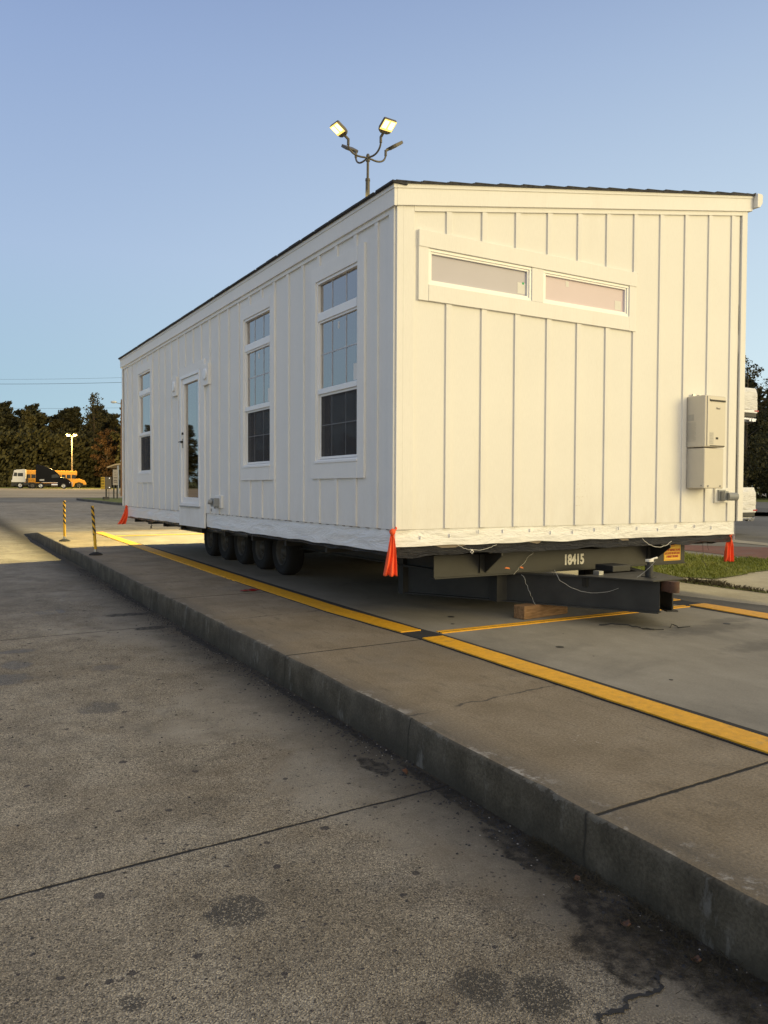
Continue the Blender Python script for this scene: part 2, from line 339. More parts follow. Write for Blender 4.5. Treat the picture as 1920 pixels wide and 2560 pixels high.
m_glassend2 = mat('pink_frosted_clerestory_glass', (.60, .50, .55), .45, var=.04, vs=1.2)
m_screen = NT('insect_screen'); _s = m_screen
_tr = _s.n.new('ShaderNodeBsdfTransparent'); _mx = _s.n.new('ShaderNodeMixShader'); _mx.inputs[0].default_value = .55
_s.set('Base Color', (.055, .053, .054)); _s.set('Roughness', .9)
_s.l.new(_tr.outputs[0], _mx.inputs[1]); _s.l.new(_s.b.outputs[0], _mx.inputs[2]); _s.l.new(_mx.outputs[0], _s.out.inputs[0]); m_screen = _s.m
m_pole = mat('bronze_pole_paint', (.10, .088, .066), .5, var=.12)
m_lamp = emit_mat('lit_lamp_lens', (1.0, .84, .40), 1.9)
m_lampglare = emit_mat('lamp_glare_glow', (1.0, .60, .08), 1.1)  # yellow lamp glare, put into a glowing surface
m_grass = ground_mix('grass_ground', [(.07, .085, .018), (.125, .14, .035), (.18, .175, .055)], 1.1, 30)
m_leaf = foliage_mat('dark_green_foliage', (.024, .024, .010), (.042, .040, .016), (.066, .061, .026))
m_leaf2 = foliage_mat('olive_foliage', (.034, .031, .012), (.058, .052, .020), (.088, .078, .033))
m_leafr = foliage_mat('autumn_foliage', (.05, .028, .012), (.085, .048, .020), (.12, .07, .03))
m_bark = mat('tree_bark', (.10, .078, .055), .9, var=.3, vs=5, bump=.5, bs=20)
m_asph = ground_mix('grey_asphalt', [(.12, .112, .095), (.165, .155, .132), (.20, .19, .165)], .5, 40, stretch=(1, .4, 1))
m_gravel = ground_mix('tan_gravel', [(.24, .19, .115), (.36, .29, .185), (.46, .38, .26)], .12, 6, stretch=(.5, 1.6, 1))
m_paleconc = ground_mix('pale_concrete', [(.24, .215, .165), (.31, .28, .215), (.37, .335, .265)], 1.3, 60)
m_darkstrip = ground_mix('dark_patch_concrete', [(.085, .08, .068), (.115, .108, .092), (.15, .14, .12)], 2.0, 60)

# ------------------------------------------------------------------ mesh helpers
class MB:
    def __init__(s): s.v = []; s.f = []; s.sm = []
    def add(s, vs, fs, smooth=False):
        b = len(s.v); s.v += [tuple(v) for v in vs]
        for f in fs: s.f.append([b+i for i in f]); s.sm.append(smooth)
        return s
    def box(s, x0, x1, y0, y1, z0, z1):
        return s.add([(x, y, z) for z in (z0, z1) for y in (y0, y1) for x in (x0, x1)],
                     [(0, 2, 3, 1), (4, 5, 7, 6), (0, 1, 5, 4), (2, 6, 7, 3), (0, 4, 6, 2), (1, 3, 7, 5)])
    def obox(s, c, ax, ay, az):   # centre and three half-axis vectors
        c = Vector(c); ax = Vector(ax); ay = Vector(ay); az = Vector(az)
        return s.add([c+ax*i+ay*j+az*k for k in (-1, 1) for j in (-1, 1) for i in (-1, 1)],
                     [(0, 2, 3, 1), (4, 5, 7, 6), (0, 1, 5, 4), (2, 6, 7, 3), (0, 4, 6, 2), (1, 3, 7, 5)])
    def beam(s, a, b, w, h):      # rectangular bar from a to b
        a = Vector(a); b = Vector(b); d = (b-a); L = d.length/2; d.normalize()
        u = d.cross(Vector((0, 0, 1)));
        if u.length < 1e-4: u = Vector((1, 0, 0))
        u.normalize(); v = u.cross(d)
        return s.obox((a+b)/2, d*L, u*w/2, v*h/2)
    def ibeam(s, a, b, w, h, t=.012):
        a = Vector(a); b = Vector(b); up = Vector((0, 0, 1))
        s.beam(a, b, t, h-2*t); s.beam(a+up*(h/2-t/2), b+up*(h/2-t/2), w, t); s.beam(a-up*(h/2-t/2), b-up*(h/2-t/2), w, t); return s
    def prism(s, poly, fn, d0, d1, smooth=False):   # poly (u,v) list, fn(u,v,d)->xyz
        n = len(poly)
        return s.add([fn(u, v, d0) for u, v in poly]+[fn(u, v, d1) for u, v in poly],
                     [tuple(range(n))[::-1], tuple(range(n, 2*n))]+[(i, (i+1) % n, n+(i+1) % n, n+i) for i in range(n)], smooth)
    def cyl(s, a, b, r0, r1=None, n=16, caps=True):
        r1 = r0 if r1 is None else r1
        a = Vector(a); b = Vector(b); d = (b-a).normalized(); u = d.orthogonal().normalized(); w = d.cross(u)
        vs = [a+(u*math.cos(2*math.pi*i/n)+w*math.sin(2*math.pi*i/n))*r0 for i in range(n)]+[b+(u*math.cos(2*math.pi*i/n)+w*math.sin(2*math.pi*i/n))*r1 for i in range(n)]
        s.add(vs, [(i, (i+1) % n, n+(i+1) % n, n+i) for i in range(n)], True)
        if caps: s.add(vs[:n], [tuple(range(n))[::-1]]); s.add(vs[n:], [tuple(range(n))])
        return s
    def tube(s, pts, r, n=8):
        pts = [Vector(p) for p in pts]; rr = r if isinstance(r, (list, tuple)) else [r]*len(pts)
        rings = []; pu = None
        for i, p in enumerate(pts):
            d = (pts[min(i+1, len(pts)-1)]-pts[max(i-1, 0)]).normalized()
            u = d.orthogonal().normalized() if pu is None else (pu-d*pu.dot(d)).normalized()
            pu = u; w = d.cross(u)
            rings.append([p+(u*math.cos(2*math.pi*k/n)+w*math.sin(2*math.pi*k/n))*rr[i] for k in range(n)])
        vs = [v for q in rings for v in q]
        fs = [(i*n+k, i*n+(k+1) % n, (i+1)*n+(k+1) % n, (i+1)*n+k) for i in range(len(pts)-1) for k in range(n)]
        s.add(vs, fs, True); s.add(rings[0], [tuple(range(n))[::-1]]); s.add(rings[-1], [tuple(range(n))]); return s
    def lathe(s, prof, c, axis='x', n=28):   # prof (offset along axis, radius)
        c = Vector(c); vs = []
        for o, r in prof:
            for k in range(n):
                a = 2*math.pi*k/n; q = (r*math.cos(a), r*math.sin(a))
                vs.append(c+(Vector((o, q[0], q[1])) if axis == 'x' else Vector((q[0], o, q[1])) if axis == 'y' else Vector((q[0], q[1], o))))
        m = len(prof)
        return s.add(vs, [(i*n+k, i*n+(k+1) % n, (i+1)*n+(k+1) % n, (i+1)*n+k) for i in range(m-1) for k in range(n)], True)
    def grid(s, fn, nu, nv, smooth=True):
        vs = [fn(i/nu, j/nv) for j in range(nv+1) for i in range(nu+1)]
        return s.add(vs, [(j*(nu+1)+i, j*(nu+1)+i+1, (j+1)*(nu+1)+i+1, (j+1)*(nu+1)+i) for j in range(nv) for i in range(nu)], smooth)
    def poly(s, pts, z): return s.add([(x, y, z) for x, y in pts], [tuple(range(len(pts)))])
    def build(s, name, m, parent=None, bevel=0, **tags):
        me = bpy.data.meshes.new(name); me.from_pydata(s.v, [], s.f); me.polygons.foreach_set('use_smooth', s.sm); me.update()
        bm = bmesh.new(); bm.from_mesh(me); bmesh.ops.recalc_face_normals(bm, faces=bm.faces); bm.to_mesh(me); bm.free()
        if m: me.materials.append(m)
        o = bpy.data.objects.new(name, me); COL.objects.link(o)
        if parent: o.parent = parent
        if bevel:
            b = o.modifiers.new('bevel', 'BEVEL'); b.width = bevel; b.segments = 2; b.limit_method = 'ANGLE'
        for k, v in tags.items(): o[k] = v
        return o
def build_islands(mb, name, m, parent, bevel=0, gap=.0):
    """one object per separate piece: islands whose bounds touch stay together"""
    par = list(range(len(mb.v)))
    def find(i):
        while par[i] != i: par[i] = par[par[i]]; i = par[i]
        return i
    for f in mb.f:
        for i in f[1:]: par[find(i)] = find(f[0])
    g = {}
    for i in range(len(mb.v)): g.setdefault(find(i), []).append(i)
    items = []
    for k, idx in g.items():
        P = [mb.v[i] for i in idx]; items.append([{k}, [min(p[a] for p in P)-gap for a in range(3)], [max(p[a] for p in P)+gap for a in range(3)]])
    ch = True
    while ch:
        ch = False
        for i in range(len(items)):
            for j in range(i+1, len(items)):
                A, B = items[i], items[j]
                if all(A[1][a] <= B[2][a]+1e-4 and B[1][a] <= A[2][a]+1e-4 for a in range(3)):
                    items[i] = [A[0] | B[0], [min(A[1][a], B[1][a]) for a in range(3)], [max(A[2][a], B[2][a]) for a in range(3)]]; items.pop(j); ch = True; break
            if ch: break
    out = []
    for ks, _, _ in items:
        q = MB(); mp = {}
        for f, sm_ in zip(mb.f, mb.sm):
            if find(f[0]) in ks:
                for i in f:
                    if i not in mp: mp[i] = len(q.v); q.v.append(mb.v[i])
                q.f.append([mp[i] for i in f]); q.sm.append(sm_)
        out.append(q.build(name, m, parent, bevel))
    return out
def structure(o): o['kind'] = 'structure'; return o
def thing(name, loc, label, cat, group=None, rz=0):
    o = bpy.data.objects.new(name, None); COL.objects.link(o); o.location = loc; o.rotation_euler = (0, 0, rz); o.empty_display_size = .2
    o['label'] = label; o['category'] = cat
    if group: o['group'] = group
    return o
def copy_tree(root, loc, rz, label, group=None, scale=None):
    r = root.copy(); COL.objects.link(r); r.location = loc; r.rotation_euler = (0, 0, rz); r['label'] = label
    if group: r['group'] = group
    if scale: r.scale = scale
    for c in root.children:
        d = c.copy(); COL.objects.link(d); d.parent = r
        for e in c.children:
            g = e.copy(); COL.objects.link(g); g.parent = d
    return r
def text_mesh(name, body, size, m, parent, mw, extrude=.0015, sx=1.0, bold=0.0):
    cu_ = bpy.data.curves.new(name, 'FONT'); cu_.body = body; cu_.size = size; cu_.extrude = extrude; cu_.align_x = 'CENTER'; cu_.align_y = 'CENTER'; cu_.offset = bold
    cu_.space_line = 1.0
    tmp = bpy.data.objects.new('tmp', cu_); COL.objects.link(tmp); bpy.context.view_layer.update()
    me = bpy.data.meshes.new_from_object(tmp); bpy.data.objects.remove(tmp)
    me.transform(mw @ Matrix.Diagonal((sx, 1, 1, 1))); me.materials.clear(); me.materials.append(m); me.name = name
    o = bpy.data.objects.new(name, me); COL.objects.link(o); o.parent = parent; return o
FACE_Y = lambda x, y, z: Matrix.Translation((x, y, z)) @ Matrix.Rotation(R(90), 4, 'X')     # text facing -y

# ================================================================== GROUND
def kx(y):   # kerb line
    pts = [(-60, -1.9), (-12, -1.45), (-4.5, -1.30), (-2, -1.22), (0, -1.20), (5, -1.17), (9, -1.11), (17, -1.08), (40, -1.0)]
    for (a, b), (c, d) in zip(pts, pts[1:]):
        if a <= y <= c: return b+(d-b)*(y-a)/(c-a)
    return pts[-1][1]
LOW = -.24
def pz(y): return 0.0 if y < 15.9 else max(LOW, LOW*(y-15.9)/3.3)
g = MB(); S_ = 900
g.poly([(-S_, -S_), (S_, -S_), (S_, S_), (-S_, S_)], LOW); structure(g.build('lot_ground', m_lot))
ys = [-60, -30, -18, -12]+[-10+.06*i for i in range(436)]+[16.4+.4*i for i in range(9)]
top = MB(); rows = []
def chip(y): return noise.noise(Vector((y*1.7, 3, 0)))*.014+max(0, noise.noise(Vector((y*4.3, 9, 0)))-.25)*.05+noise.noise(Vector((y*14, 4, 0)))*.002
for y in ys:
    c = chip(y); z = pz(y)
    if z <= LOW+.004: z = LOW-.01
    x = kx(y)+c
    rows.append([(x+.018, y, z), (.30, y, z), (4.1, y, z), (5.66, y, z)])
top.add([p for q in rows for p in q], [(i*4+k, i*4+k+1, i*4+k+5, i*4+k+4) for i in range(len(rows)-1) for k in range(3)])
structure(top.build('weigh_platform', m_plat))
kb = MB(); kr = []
for i, y in enumerate(ys):
    c = chip(y); z = pz(y); x = kx(y)+c
    dz = .007+max(0, noise.noise(Vector((y*3.1, 1, 5))))*.018+max(0, noise.noise(Vector((y*9, 1, 8))))*.005
    row = [(x+.018, y, z), (x+.006, y, z-dz*.5), (x, y, z-dz*1.6)]
    for q in (.3, .6, .9): row.append((kx(y)-.01*q+noise.noise(Vector((y*2.2, q*3, 2)))*.008, y, z*1.0+(LOW-.02-z)*q))
    row.append((kx(y)-.012, y, LOW-.03)); kr.append(row)
n_ = len(kr[0]); kb.add([p for q in kr for p in q], [(i*n_+k, i*n_+k+1, (i+1)*n_+k+1, (i+1)*n_+k) for i in range(len(kr)-1) for k in range(n_-1)], True)
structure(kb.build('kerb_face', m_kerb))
# scale deck and its painted steel edges
def band(pts, z):   # pts list of (y, x0, x1)
    b = MB(); sub = []
    for (a, b0, b1), (c, d0, d1) in zip(pts, pts[1:]):
        n = max(1, int(abs(c-a)/.1))
        for i in range(n): k = i/n; sub.append((a+(c-a)*k, b0+(d0-b0)*k, b1+(d1-b1)*k))
    sub.append(pts[-1]); v = []
    for y, x0, x1 in sub:
        w = noise.noise(Vector((y*3, z*50, 0)))*.006+noise.noise(Vector((y*11, z*50, 3)))*(.010 if z < .01 else .004); w2 = noise.noise(Vector((y*3.7, z*50, 7)))*.004
        v += [(x0+w, y, .0005), (x0+w, y, z), (x1+w2, y, z), (x1+w2, y, .0005)]
    b.add(v, [(i*4+k, i*4+k+1, i*4+k+5, i*4+k+4) for i in range(len(sub)-1) for k in range(3)]); b.add(v[:4], [(0, 1, 2, 3)]); b.add(v[-4:], [(0, 1, 2, 3)])
    return b
structure(band([(15.3, .42, 3.75), (8, .33, 3.78), (-12, .27, 3.8)], .004).build('scale_deck', m_deck))
structure(band([(14.9, .24, .38), (8.3, .13, .40), (4, .015, .35), (1.4, 0, .35), (0, .07, .36), (-.05, .075, .37), (-.3, .09, .38), (-1.7, .072, .37), (-2.7, .052, .35), (-3.6, .030, .34), (-12, -.045, .28)], .007).build('rubber_joint_strip', m_black))
structure(band([(15.3, .20, .42), (8.3, .08, .30), (4, .02, .25), (1.4, .01, .24), (.02, .085, .30)], .016).build('yellow_edge_line', m_yel))
structure(band([(-.30, .105, .32), (-1.7, .085, .305), (-2.7, .065, .28), (-3.6, .045, .26), (-12, -.03, .19)], .016).build('yellow_edge_line', m_yel))
structure(band([(15.0, 4.28, 4.5), (3, 4.0, 4.24), (.22, 3.80, 4.09)], .014).build('yellow_edge_line', m_yel))
structure(band([(-.10, 3.84, 4.10), (-1.05, 3.80, 4.10), (-12, 3.7, 3.98)], .014).build('yellow_edge_line', m_yel))
structure(band([(14.0, 3.82, 4.30), (.3, 3.76, 4.08), (-12, 3.66, 3.96)], .007).build('rubber_joint_strip', m_black))
for (y, w) in ((-.10, .035), (-.165, .03)):
    b = MB(); b.box(.40, 3.76, y-w/2, y+w/2, .002, .013); structure(b.build('yellow_cross_line', m_yel))
b = MB(); b.box(.40, 3.76, -.146, -.121, .002, .009); structure(b.build('joint_groove', m_black))
b = MB(); b.box(.42, 3.9, 13.62, 13.80, .002, .012); structure(b.build('yellow_cross_line', m_yel))
pl = MB()
for x, y, r_ in ((.94, -1.12, .035), (.99, .52, .035), (.77, .18, .018), (.86, -2.32, .014), (3.19, -1.06, .035), (3.0, .6, .03)):
    pl.cyl((x, y, .002), (x, y, .0065), r_, n=20)
structure(pl.build('deck_plug', m_dark))
structure(band([(16.0, 4.5, 4.95), (3, 4.26, 4.7), (.5, 4.11, 4.42), (-.6, 4.11, 4.64), (-12, 4.0, 4.6)], .004).build('dark_paving_strip', m_darkstrip))
structure(band([(16.0, 4.95, 5.66), (3, 4.70, 5.60), (.5, 4.43, 5.52), (-.6, 4.65, 5.50), (-12, 4.62, 5.5)], .005).build('side_pavement', m_paleconc))
rr = MB(); rw_ = [(y, pz(y) if pz(y) > LOW+.004 else LOW-.01) for y in (-60, 15.9, 17, 18, 19.2)]
rr.add([p for y, z in rw_ for p in ((5.66, y, z-.006), (140, y, z-.006))], [(2*i, 2*i+1, 2*i+3, 2*i+2) for i in range(len(rw_)-1)])
structure(rr.build('side_road', m_asph))
s_ = MB(); s_.add([(5.66, -60, 0), (5.66, 15.9, 0), (5.66, 15.9, -.3), (5.66, -60, -.3)], [(0, 1, 2, 3)])
# verge: grass, worn concrete path, reddish painted strip
gp = [(5.62, 16), (5.62, 3.2), (5.70, 1.95), (6.0, 1.72), (6.25, 1.40), (6.7, 1.44), (7.1, 1.5), (8.3, 1.86), (9.2, 1.9), (9.75, 2.8), (9.6, 3.2), (9.2, 3.5), (9.3, 4.3), (10.5, 9), (11.5, 16)]
def jag(p, amp=.10, st=.25):
    out = []
    for (a, b), (c, d) in zip(p, p[1:]+p[:1]):
        n = max(1, int(math.hypot(c-a, d-b)/st))
        for i in range(n):
            k = i/n; x = a+(c-a)*k; y = b+(d-b)*k
            out.append((x+noise.noise(Vector((x*2.3, y*2.3, 0)))*amp, y+noise.noise(Vector((x*2.3, y*2.3, 5)))*amp))
    return out
b = MB(); b.poly(jag([(5.50, 3.2), (5.50, -4), (12.5, -4), (9.8, 2.6), (9.2, 2.2), (8.3, 2.3), (6.3, 2.2)], .04), .006); structure(b.build('worn_path', m_paleconc))
b = MB(); b.poly(jag(gp), .016); structure(b.build('grass_verge', m_grass))
gp2 = [(5.52, 2.6), (5.50, 1.4), (5.52, .9), (5.55, .1), (5.68, .12), (5.75, .75), (6.0, 1.08), (5.85, 1.3), (5.72, 1.8), (5.7, 2.6)]
b = MB(); b.poly(jag(gp2, .05, .12), .012); structure(b.build('grass_fringe', m_grass))
m_redline = ground_mix('faded_red_paint', [(.12, .07, .055), (.17, .085, .068), (.13, .11, .095)], 1.2, 40)
b = MB(); b.poly(jag([(10.2, 5.0), (9.9, 2.9), (12.7, 3.2), (12.9, 4.4), (11.5, 5.9), (15, 16), (13, 16)], .06), .002); structure(b.build('faded_red_marking', m_redline))
b = MB(); b.poly([(13.0, 4.9), (13.7, 5.2), (14.0, 6.4), (18, 16), (16.8, 16), (13.2, 6.0)], .003); structure(b.build('pale_line_marking', m_paleconc))
def gband(name, m, d0, d1, z, ang, half, c0=(0, 0)):
    d = Vector((math.sin(ang), math.cos(ang))); u = Vector((d.y, -d.x)); o = Vector(c0)
    b = MB(); pts = [o+d*d0-u*half, o+d*d0+u*half, o+d*d1+u*half, o+d*d1-u*half]; b.poly([(p.x, p.y) for p in pts], z); return structure(b.build(name, m))
A2 = math.atan2(.85, .527)
gband('cross_road', m_asph, 56, 86, -.222, A2, 42, (-3.6, -6)); gband('far_grass', m_grass, 86, 130, -.212, A2, 50, (-3.6, -6))
gband('dark_kerb_strip', m_darkstrip, 46, 54, .0, A2, 30, (-3.6, -6))
b = MB(); b.poly([(-160, 56), (40, 52), (80, 50), (80, 64), (40, 67), (-160, 72)], LOW+.006); structure(b.build('far_road', m_asph))
b = MB(); b.poly([(-200, 72.4), (40, 67.4), (120, 62), (120, 150), (40, 150), (-200, 160)], LOW+.010); structure(b.build('gravel_yard', m_gravel))
b = MB(); b.poly([(-300, 160), (-40, 148), (60, 133), (160, 100), (500, 100), (500, 700), (-300, 700)], LOW+.014); structure(b.build('wood_floor_ground', m_grass))
b = MB(); b.poly([(-400, -60), (-75, -60), (-60, 60), (-100, 150), (-300, 160), (-400, 160)], LOW+.02); structure(b.build('west_grass', m_grass))
# kerbed island with the signs
isl = [(6.85, 59.3), (6.7, 57), (6.95, 52.5), (7.1, 46.5), (8.2, 41), (11, 37), (16, 35), (40, 33), (40, 56), (16, 60), (8, 60.2)]
b = MB(); b.prism(isl, lambda u, v, d: (u, v, d), LOW, -.10); structure(b.build('island_kerb', m_darkstrip))
isl2 = [(x+(14-x)*.03, y+(50-y)*.04) for x, y in isl]
b = MB(); b.poly(isl2, -.094); structure(b.build('island_grass', m_grass))

# ================================================================== MOBILE HOME
W = 4.88; L = 10.92; ZS = .941; ZF = 3.80; ZT = 3.985; SL = .1685
home = thing('tiny_house', (0, 0, 0), 'white board and batten mobile home with a shed roof standing on its wheeled steel frame', 'mobile home')
home.rotation_euler = (-.0105, 0, 0)
def wall(fn, u0, u1, z0, ztop, holes, t=.12):
    b = MB(); us = sorted({u0, u1, *[h[0] for h in holes], *[h[1] for h in holes]}); zs = sorted({z0, *[h[2] for h in holes], *[h[3] for h in holes]})
    for a, c in zip(us, us[1:]):
        for i, z in enumerate(zs):
            last = i == len(zs)-1
            za = zc = None
            if last: z1a, z1c = ztop(a), ztop(c)
            else: z1a = z1c = zs[i+1]
            if not last and any(h[0] <= a and c <= h[1] and h[2] <= z and zs[i+1] <= h[3] for h in holes): continue
            for w in (0, -t): b.add([fn(a, z, w), fn(c, z, w), fn(c, z1c, w), fn(a, z1a, w)], [(0, 1, 2, 3)])
    for h in holes:
        q = [(h[0], h[2]), (h[1], h[2]), (h[1], h[3]), (h[0], h[3])]
        for (a, b_), (c, d) in zip(q, q[1:]+q[:1]): b.add([fn(a, b_, 0), fn(c, d, 0), fn(c, d, -t), fn(a, b_, -t)], [(0, 1, 2, 3)])
    q = [(u0, z0), (u1, z0), (u1, ztop(u1)), (u0, ztop(u0))]
    for (a, b_), (c, d) in zip(q, q[1:]+q[:1]): b.add([fn(a, b_, 0), fn(c, d, 0), fn(c, d, -t), fn(a, b_, -t)], [(0, 1, 2, 3)])
    return b
fl = lambda u, z, w: (-w, u, z)        # left wall, u = y
fe = lambda u, z, w: (u, -w, z)        # end wall (facing camera), u = x
fr = lambda u, z, w: (W+w, u, z); fb = lambda u, z, w: (u, L+w, z)
def fbox(b, fn, u0, u1, z0, z1, w0, w1, z1b=None):
    z1b = z1 if z1b is None else z1b
    b.add([fn(u0, z0, w0), fn(u1, z0, w0), fn(u1, z1b, w0), fn(u0, z1, w0), fn(u0, z0, w1), fn(u1, z0, w1), fn(u1, z1b, w1), fn(u0, z1, w1)],
          [(0, 1, 2, 3), (4, 5, 6, 7), (0, 1, 5, 4), (1, 2, 6, 5), (2, 3, 7, 6), (3, 0, 4, 7)]); return b
wins = [(.671, 1.596), (2.869, 3.768), (8.578, 9.50)]
WZ0, WZ1 = 1.585, 3.48
holesL = [(a, c, WZ0, WZ1) for a, c in wins]+[(5.61, 6.62, 1.03, 3.09)]
lw = wall(fl, .0, L, ZS, lambda u: ZF+.1, holesL)
def blocked(u, segs, z0, z1):   # split a batten around casings
    out = [(z0, z1)]
    for a, c, p, q in segs:
        if a-.035 < u < c+.035:
            nx = []
            for s0, s1 in out:
                if s1 <= p or s0 >= q: nx.append((s0, s1)); continue
                if s0 < p: nx.append((s0, p))
                if s1 > q: nx.append((q, s1))
            out = nx
    return out
casL = [(a-.135, c+.105, 1.41, 3.63) for a, c in wins]+[(5.40, 6.71, .72, 3.22)]
BW = .031
for i in range(27):
    u = .327+.4064*i
    if u > L-.2: break
    for z0, z1 in blocked(u, casL, ZS+.002, ZF-.05):
        if z1-z0 > .02: fbox(lw, fl, u-BW, u+BW, z0, z1, -.001, .016)
fbox(lw, fl, .0, .09, ZS, ZF, -.001, .021); fbox(lw, fl, L-.09, L, ZS, ZF, -.001, .021)
lwall = lw.build('side_wall', m_siding, home, bevel=.002)
fz = MB(); fbox(fz, fl, .0905, L-.0905, ZF-.05, ZF+.02, -.001, .021); fz.build('frieze_board', m_trim, home)
# end wall
winE = [(.335, 1.552, 3.158, 3.485), (1.700, 2.905, 3.158, 3.485)]
ew = wall(fe, 0, W, ZS, lambda u: ZF+.1+SL*u, winE)
casE = [(.228, 3.009, 3.008, 3.635)]
for i in range(11):
    u = .567+.4064*i
    for z0, z1 in blocked(u, casE, ZS+.002, ZF+SL*u-.045):
        if z1-z0 > .02: fbox(ew, fe, u-BW, u+BW, z0, z1, -.001, .016)
fbox(ew, fe, .0, .065, ZS, ZF, -.001, .022, ZF+SL*.065); fbox(ew, fe, .066, .183, ZS, ZF+.01, -.001, .020, ZF+SL*.18)
fbox(ew, fe, W-.095, W, ZS, ZF+SL*W, -.001, .022)
ewall = ew.build('end_wall', m_siding, home, bevel=.002)
fz = MB(); fbox(fz, fe, .1835, W-.0955, ZF+SL*.18-.045, ZF+SL*.18+.02, -.001, .021); fz.v = [v for v in fz.v]
fz = MB(); fz.add([fe(.1835, ZF+SL*.1835-.045, w) for w in (-.001, .021)]+[fe(W-.0955, ZF+SL*(W-.0955)-.045, w) for w in (-.001, .021)]+[fe(.1835, ZF+SL*.1835+.02, w) for w in (-.001, .021)]+[fe(W-.0955, ZF+SL*(W-.0955)+.02, w) for w in (-.001, .021)],
       [(0, 1, 3, 2), (4, 5, 7, 6), (1, 3, 7, 5), (0, 2, 6, 4), (0, 1, 5, 4), (2, 3, 7, 6)]); fz.build('frieze_board', m_trim, home)
rwl = wall(fr, 0, L, ZS, lambda u: ZF+.1+SL*W, [])
for i in range(26): fbox(rwl, fr, .4+.4064*i-BW, .4+.4064*i+BW, ZS+.002, ZF+SL*W, -.001, .019)
rwl.build('side_wall', m_siding, home)
bwl = wall(fb, 0, W, ZS, lambda u: ZF+.1+SL*u, [])
for i in range(11): fbox(bwl, fb, .567+.4064*i-BW, .567+.4064*i+BW, ZS+.002, ZF+SL*(.55+.4064*i), -.001, .019)
bwl.build('end_wall', m_siding, home)
# casings
def casing(fn, a, c, z0, z1, sl, sr, st, sb, th=.024):
    b = MB(); e = .0012
    fbox(b, fn, a-sl, a, z0-sb, z1+st, -.001, th-.001); fbox(b, fn, c, c+sr, z0-sb, z1+st, -.001, th-.001)
    fbox(b, fn, a+e, c-e, z1, z1+st, -.001, th+.001); fbox(b, fn, a+e, c-e, z0-sb, z0, -.001, th+.001); return b
def sash(b, fn, a, c, z0, z1, bw, w0, w1):
    fbox(b, fn, a, c, z0, z0+bw, w0, w1); fbox(b, fn, a, c, z1-bw, z1, w0, w1)
    fbox(b, fn, a, a+bw, z0+bw, z1-bw, w0, w1-.001); fbox(b, fn, c-bw, c, z0+bw, z1-bw, w0, w1-.001)
for i, (a, c) in enumerate(wins):
    casing(fl, a, c, WZ0, WZ1, .135, .105, .15, .175).build('window_casing', m_trim, home, bevel=.002)
    f = MB()
    sash(f, fl, a, c, WZ0, WZ1, .028, -.07, .010)
    fbox(f, fl, a+.034, c-.034, 3.064, 3.150, -.06, .010)
    sash(f, fl, a+.028, c-.028, 2.335, 3.064, .022, -.05, -.004)
    fbox(f, fl, a+.034, c-.034, 2.300, 2.352, -.055, .008)
    sash(f, fl, a+.034, c-.034, 1.619, 2.300, .024, -.06, -.014)
    fbox(f, fl, a-.01, c+.01, WZ0-.012, WZ0+.012, -.01, .034)
    fr_ = f.build('window', m_vinyl, home, bevel=.0015)
    if i < 2:
        mt = MB(); m2 = MB(); wd = c-a
        for k in (1, 2):
            u = a+wd*k/3
            fbox(mt, fl, u-.006, u+.006, 3.150, 3.450, -.0235, -.020); fbox(mt, fl, u-.006, u+.006, 2.352, 3.042, -.0235, -.020); fbox(m2, fl, u-.004, u+.004, 1.645, 2.28, -.0195, -.0185)
        fbox(mt, fl, a+.06, c-.06, 2.711, 2.723, -.0238, -.0197); fbox(m2, fl, a+.06, c-.06, 1.967, 1.975, -.0194, -.0184); m2.build('muntin', m_grid2, fr_)
        mt.build('muntin', m_grid, fr_)
    for z0, z1 in ((3.150, 3.452), (2.352, 3.042)):
        p = MB(); fbox(p, fl, a+.028, c-.028, z0, z1, -.030, -.024); p.build('glass_pane', m_glass, fr_)
    p = MB(); fbox(p, fl, a+.034, c-.034, 1.643, 2.276, -.072, -.066); p.build('glass_pane', m_glass, fr_)
    p = MB(); fbox(p, fl, a+.057, c-.057, 1.642, 2.277, -.022, -.0205); p.build('insect_screen', m_screen, fr_)
    if i < 2:
        st_ = MB(); u = a+(.07 if i == 0 else .08)
        fbox(st_, fl, u, u+.085, 2.37, 2.53, -.0235, -.0225); fbox(st_, fl, (a+c)/2+.0, (a+c)/2+.03, 2.93, 3.0, -.0235, -.0225)
        build_islands(st_, 'paper_label', m_paper, fr_)
# clerestory
ct = MB(); e = .0012
fbox(ct, fe, .228, .334, 3.008, 3.560, -.001, .024); fbox(ct, fe, 2.906, 3.009, 3.0085, 3.560, -.001, .024)
fbox(ct, fe, .2275, 3.0095, 3.486, 3.635, .0, .030); ct2 = ct
fbox(ct, fe, .336, 2.904, 3.010, 3.157, -.001, .026); fbox(ct, fe, 1.5525, 1.6995, 3.159, 3.484, -.001, .022)
ct.build('window_casing', m_trim, home, bevel=.002)
for i, (a, c, z0, z1) in enumerate(winE):
    f = MB(); sash(f, fe, a, c, z0, z1, .026, -.05, .014); sash(f, fe, a+.026, c-.026, z0+.026, z1-.026, .018, -.05, .004)
    w_ = f.build('clerestory_window', m_vinyl if i else m_vinyl, home, bevel=.0015)
    p = MB(); fbox(p, fe, a+.04, c-.04, z0+.04, z1-.04, -.024, -.018); p.build('glass_pane', m_glassend2 if i else m_glassend, w_)
    p = MB()
    if i == 0: fbox(p, fe, 1.40, 1.50, 3.222, 3.33, -.0175, -.0165)
    else: fbox(p, fe, 2.73, 2.82, 3.222, 3.315, -.0175, -.0165); fbox(p, fe, 2.03, 2.07, 3.37, 3.425, -.0175, -.0165)
    build_islands(p, 'paper_label', m_paper, w_)
    if i == 0:
        p = MB(); p.cyl((1.47, .0165, 3.325), (1.47, .0150, 3.325), .013, n=12); p.build('green_sticker', m_green, w_)
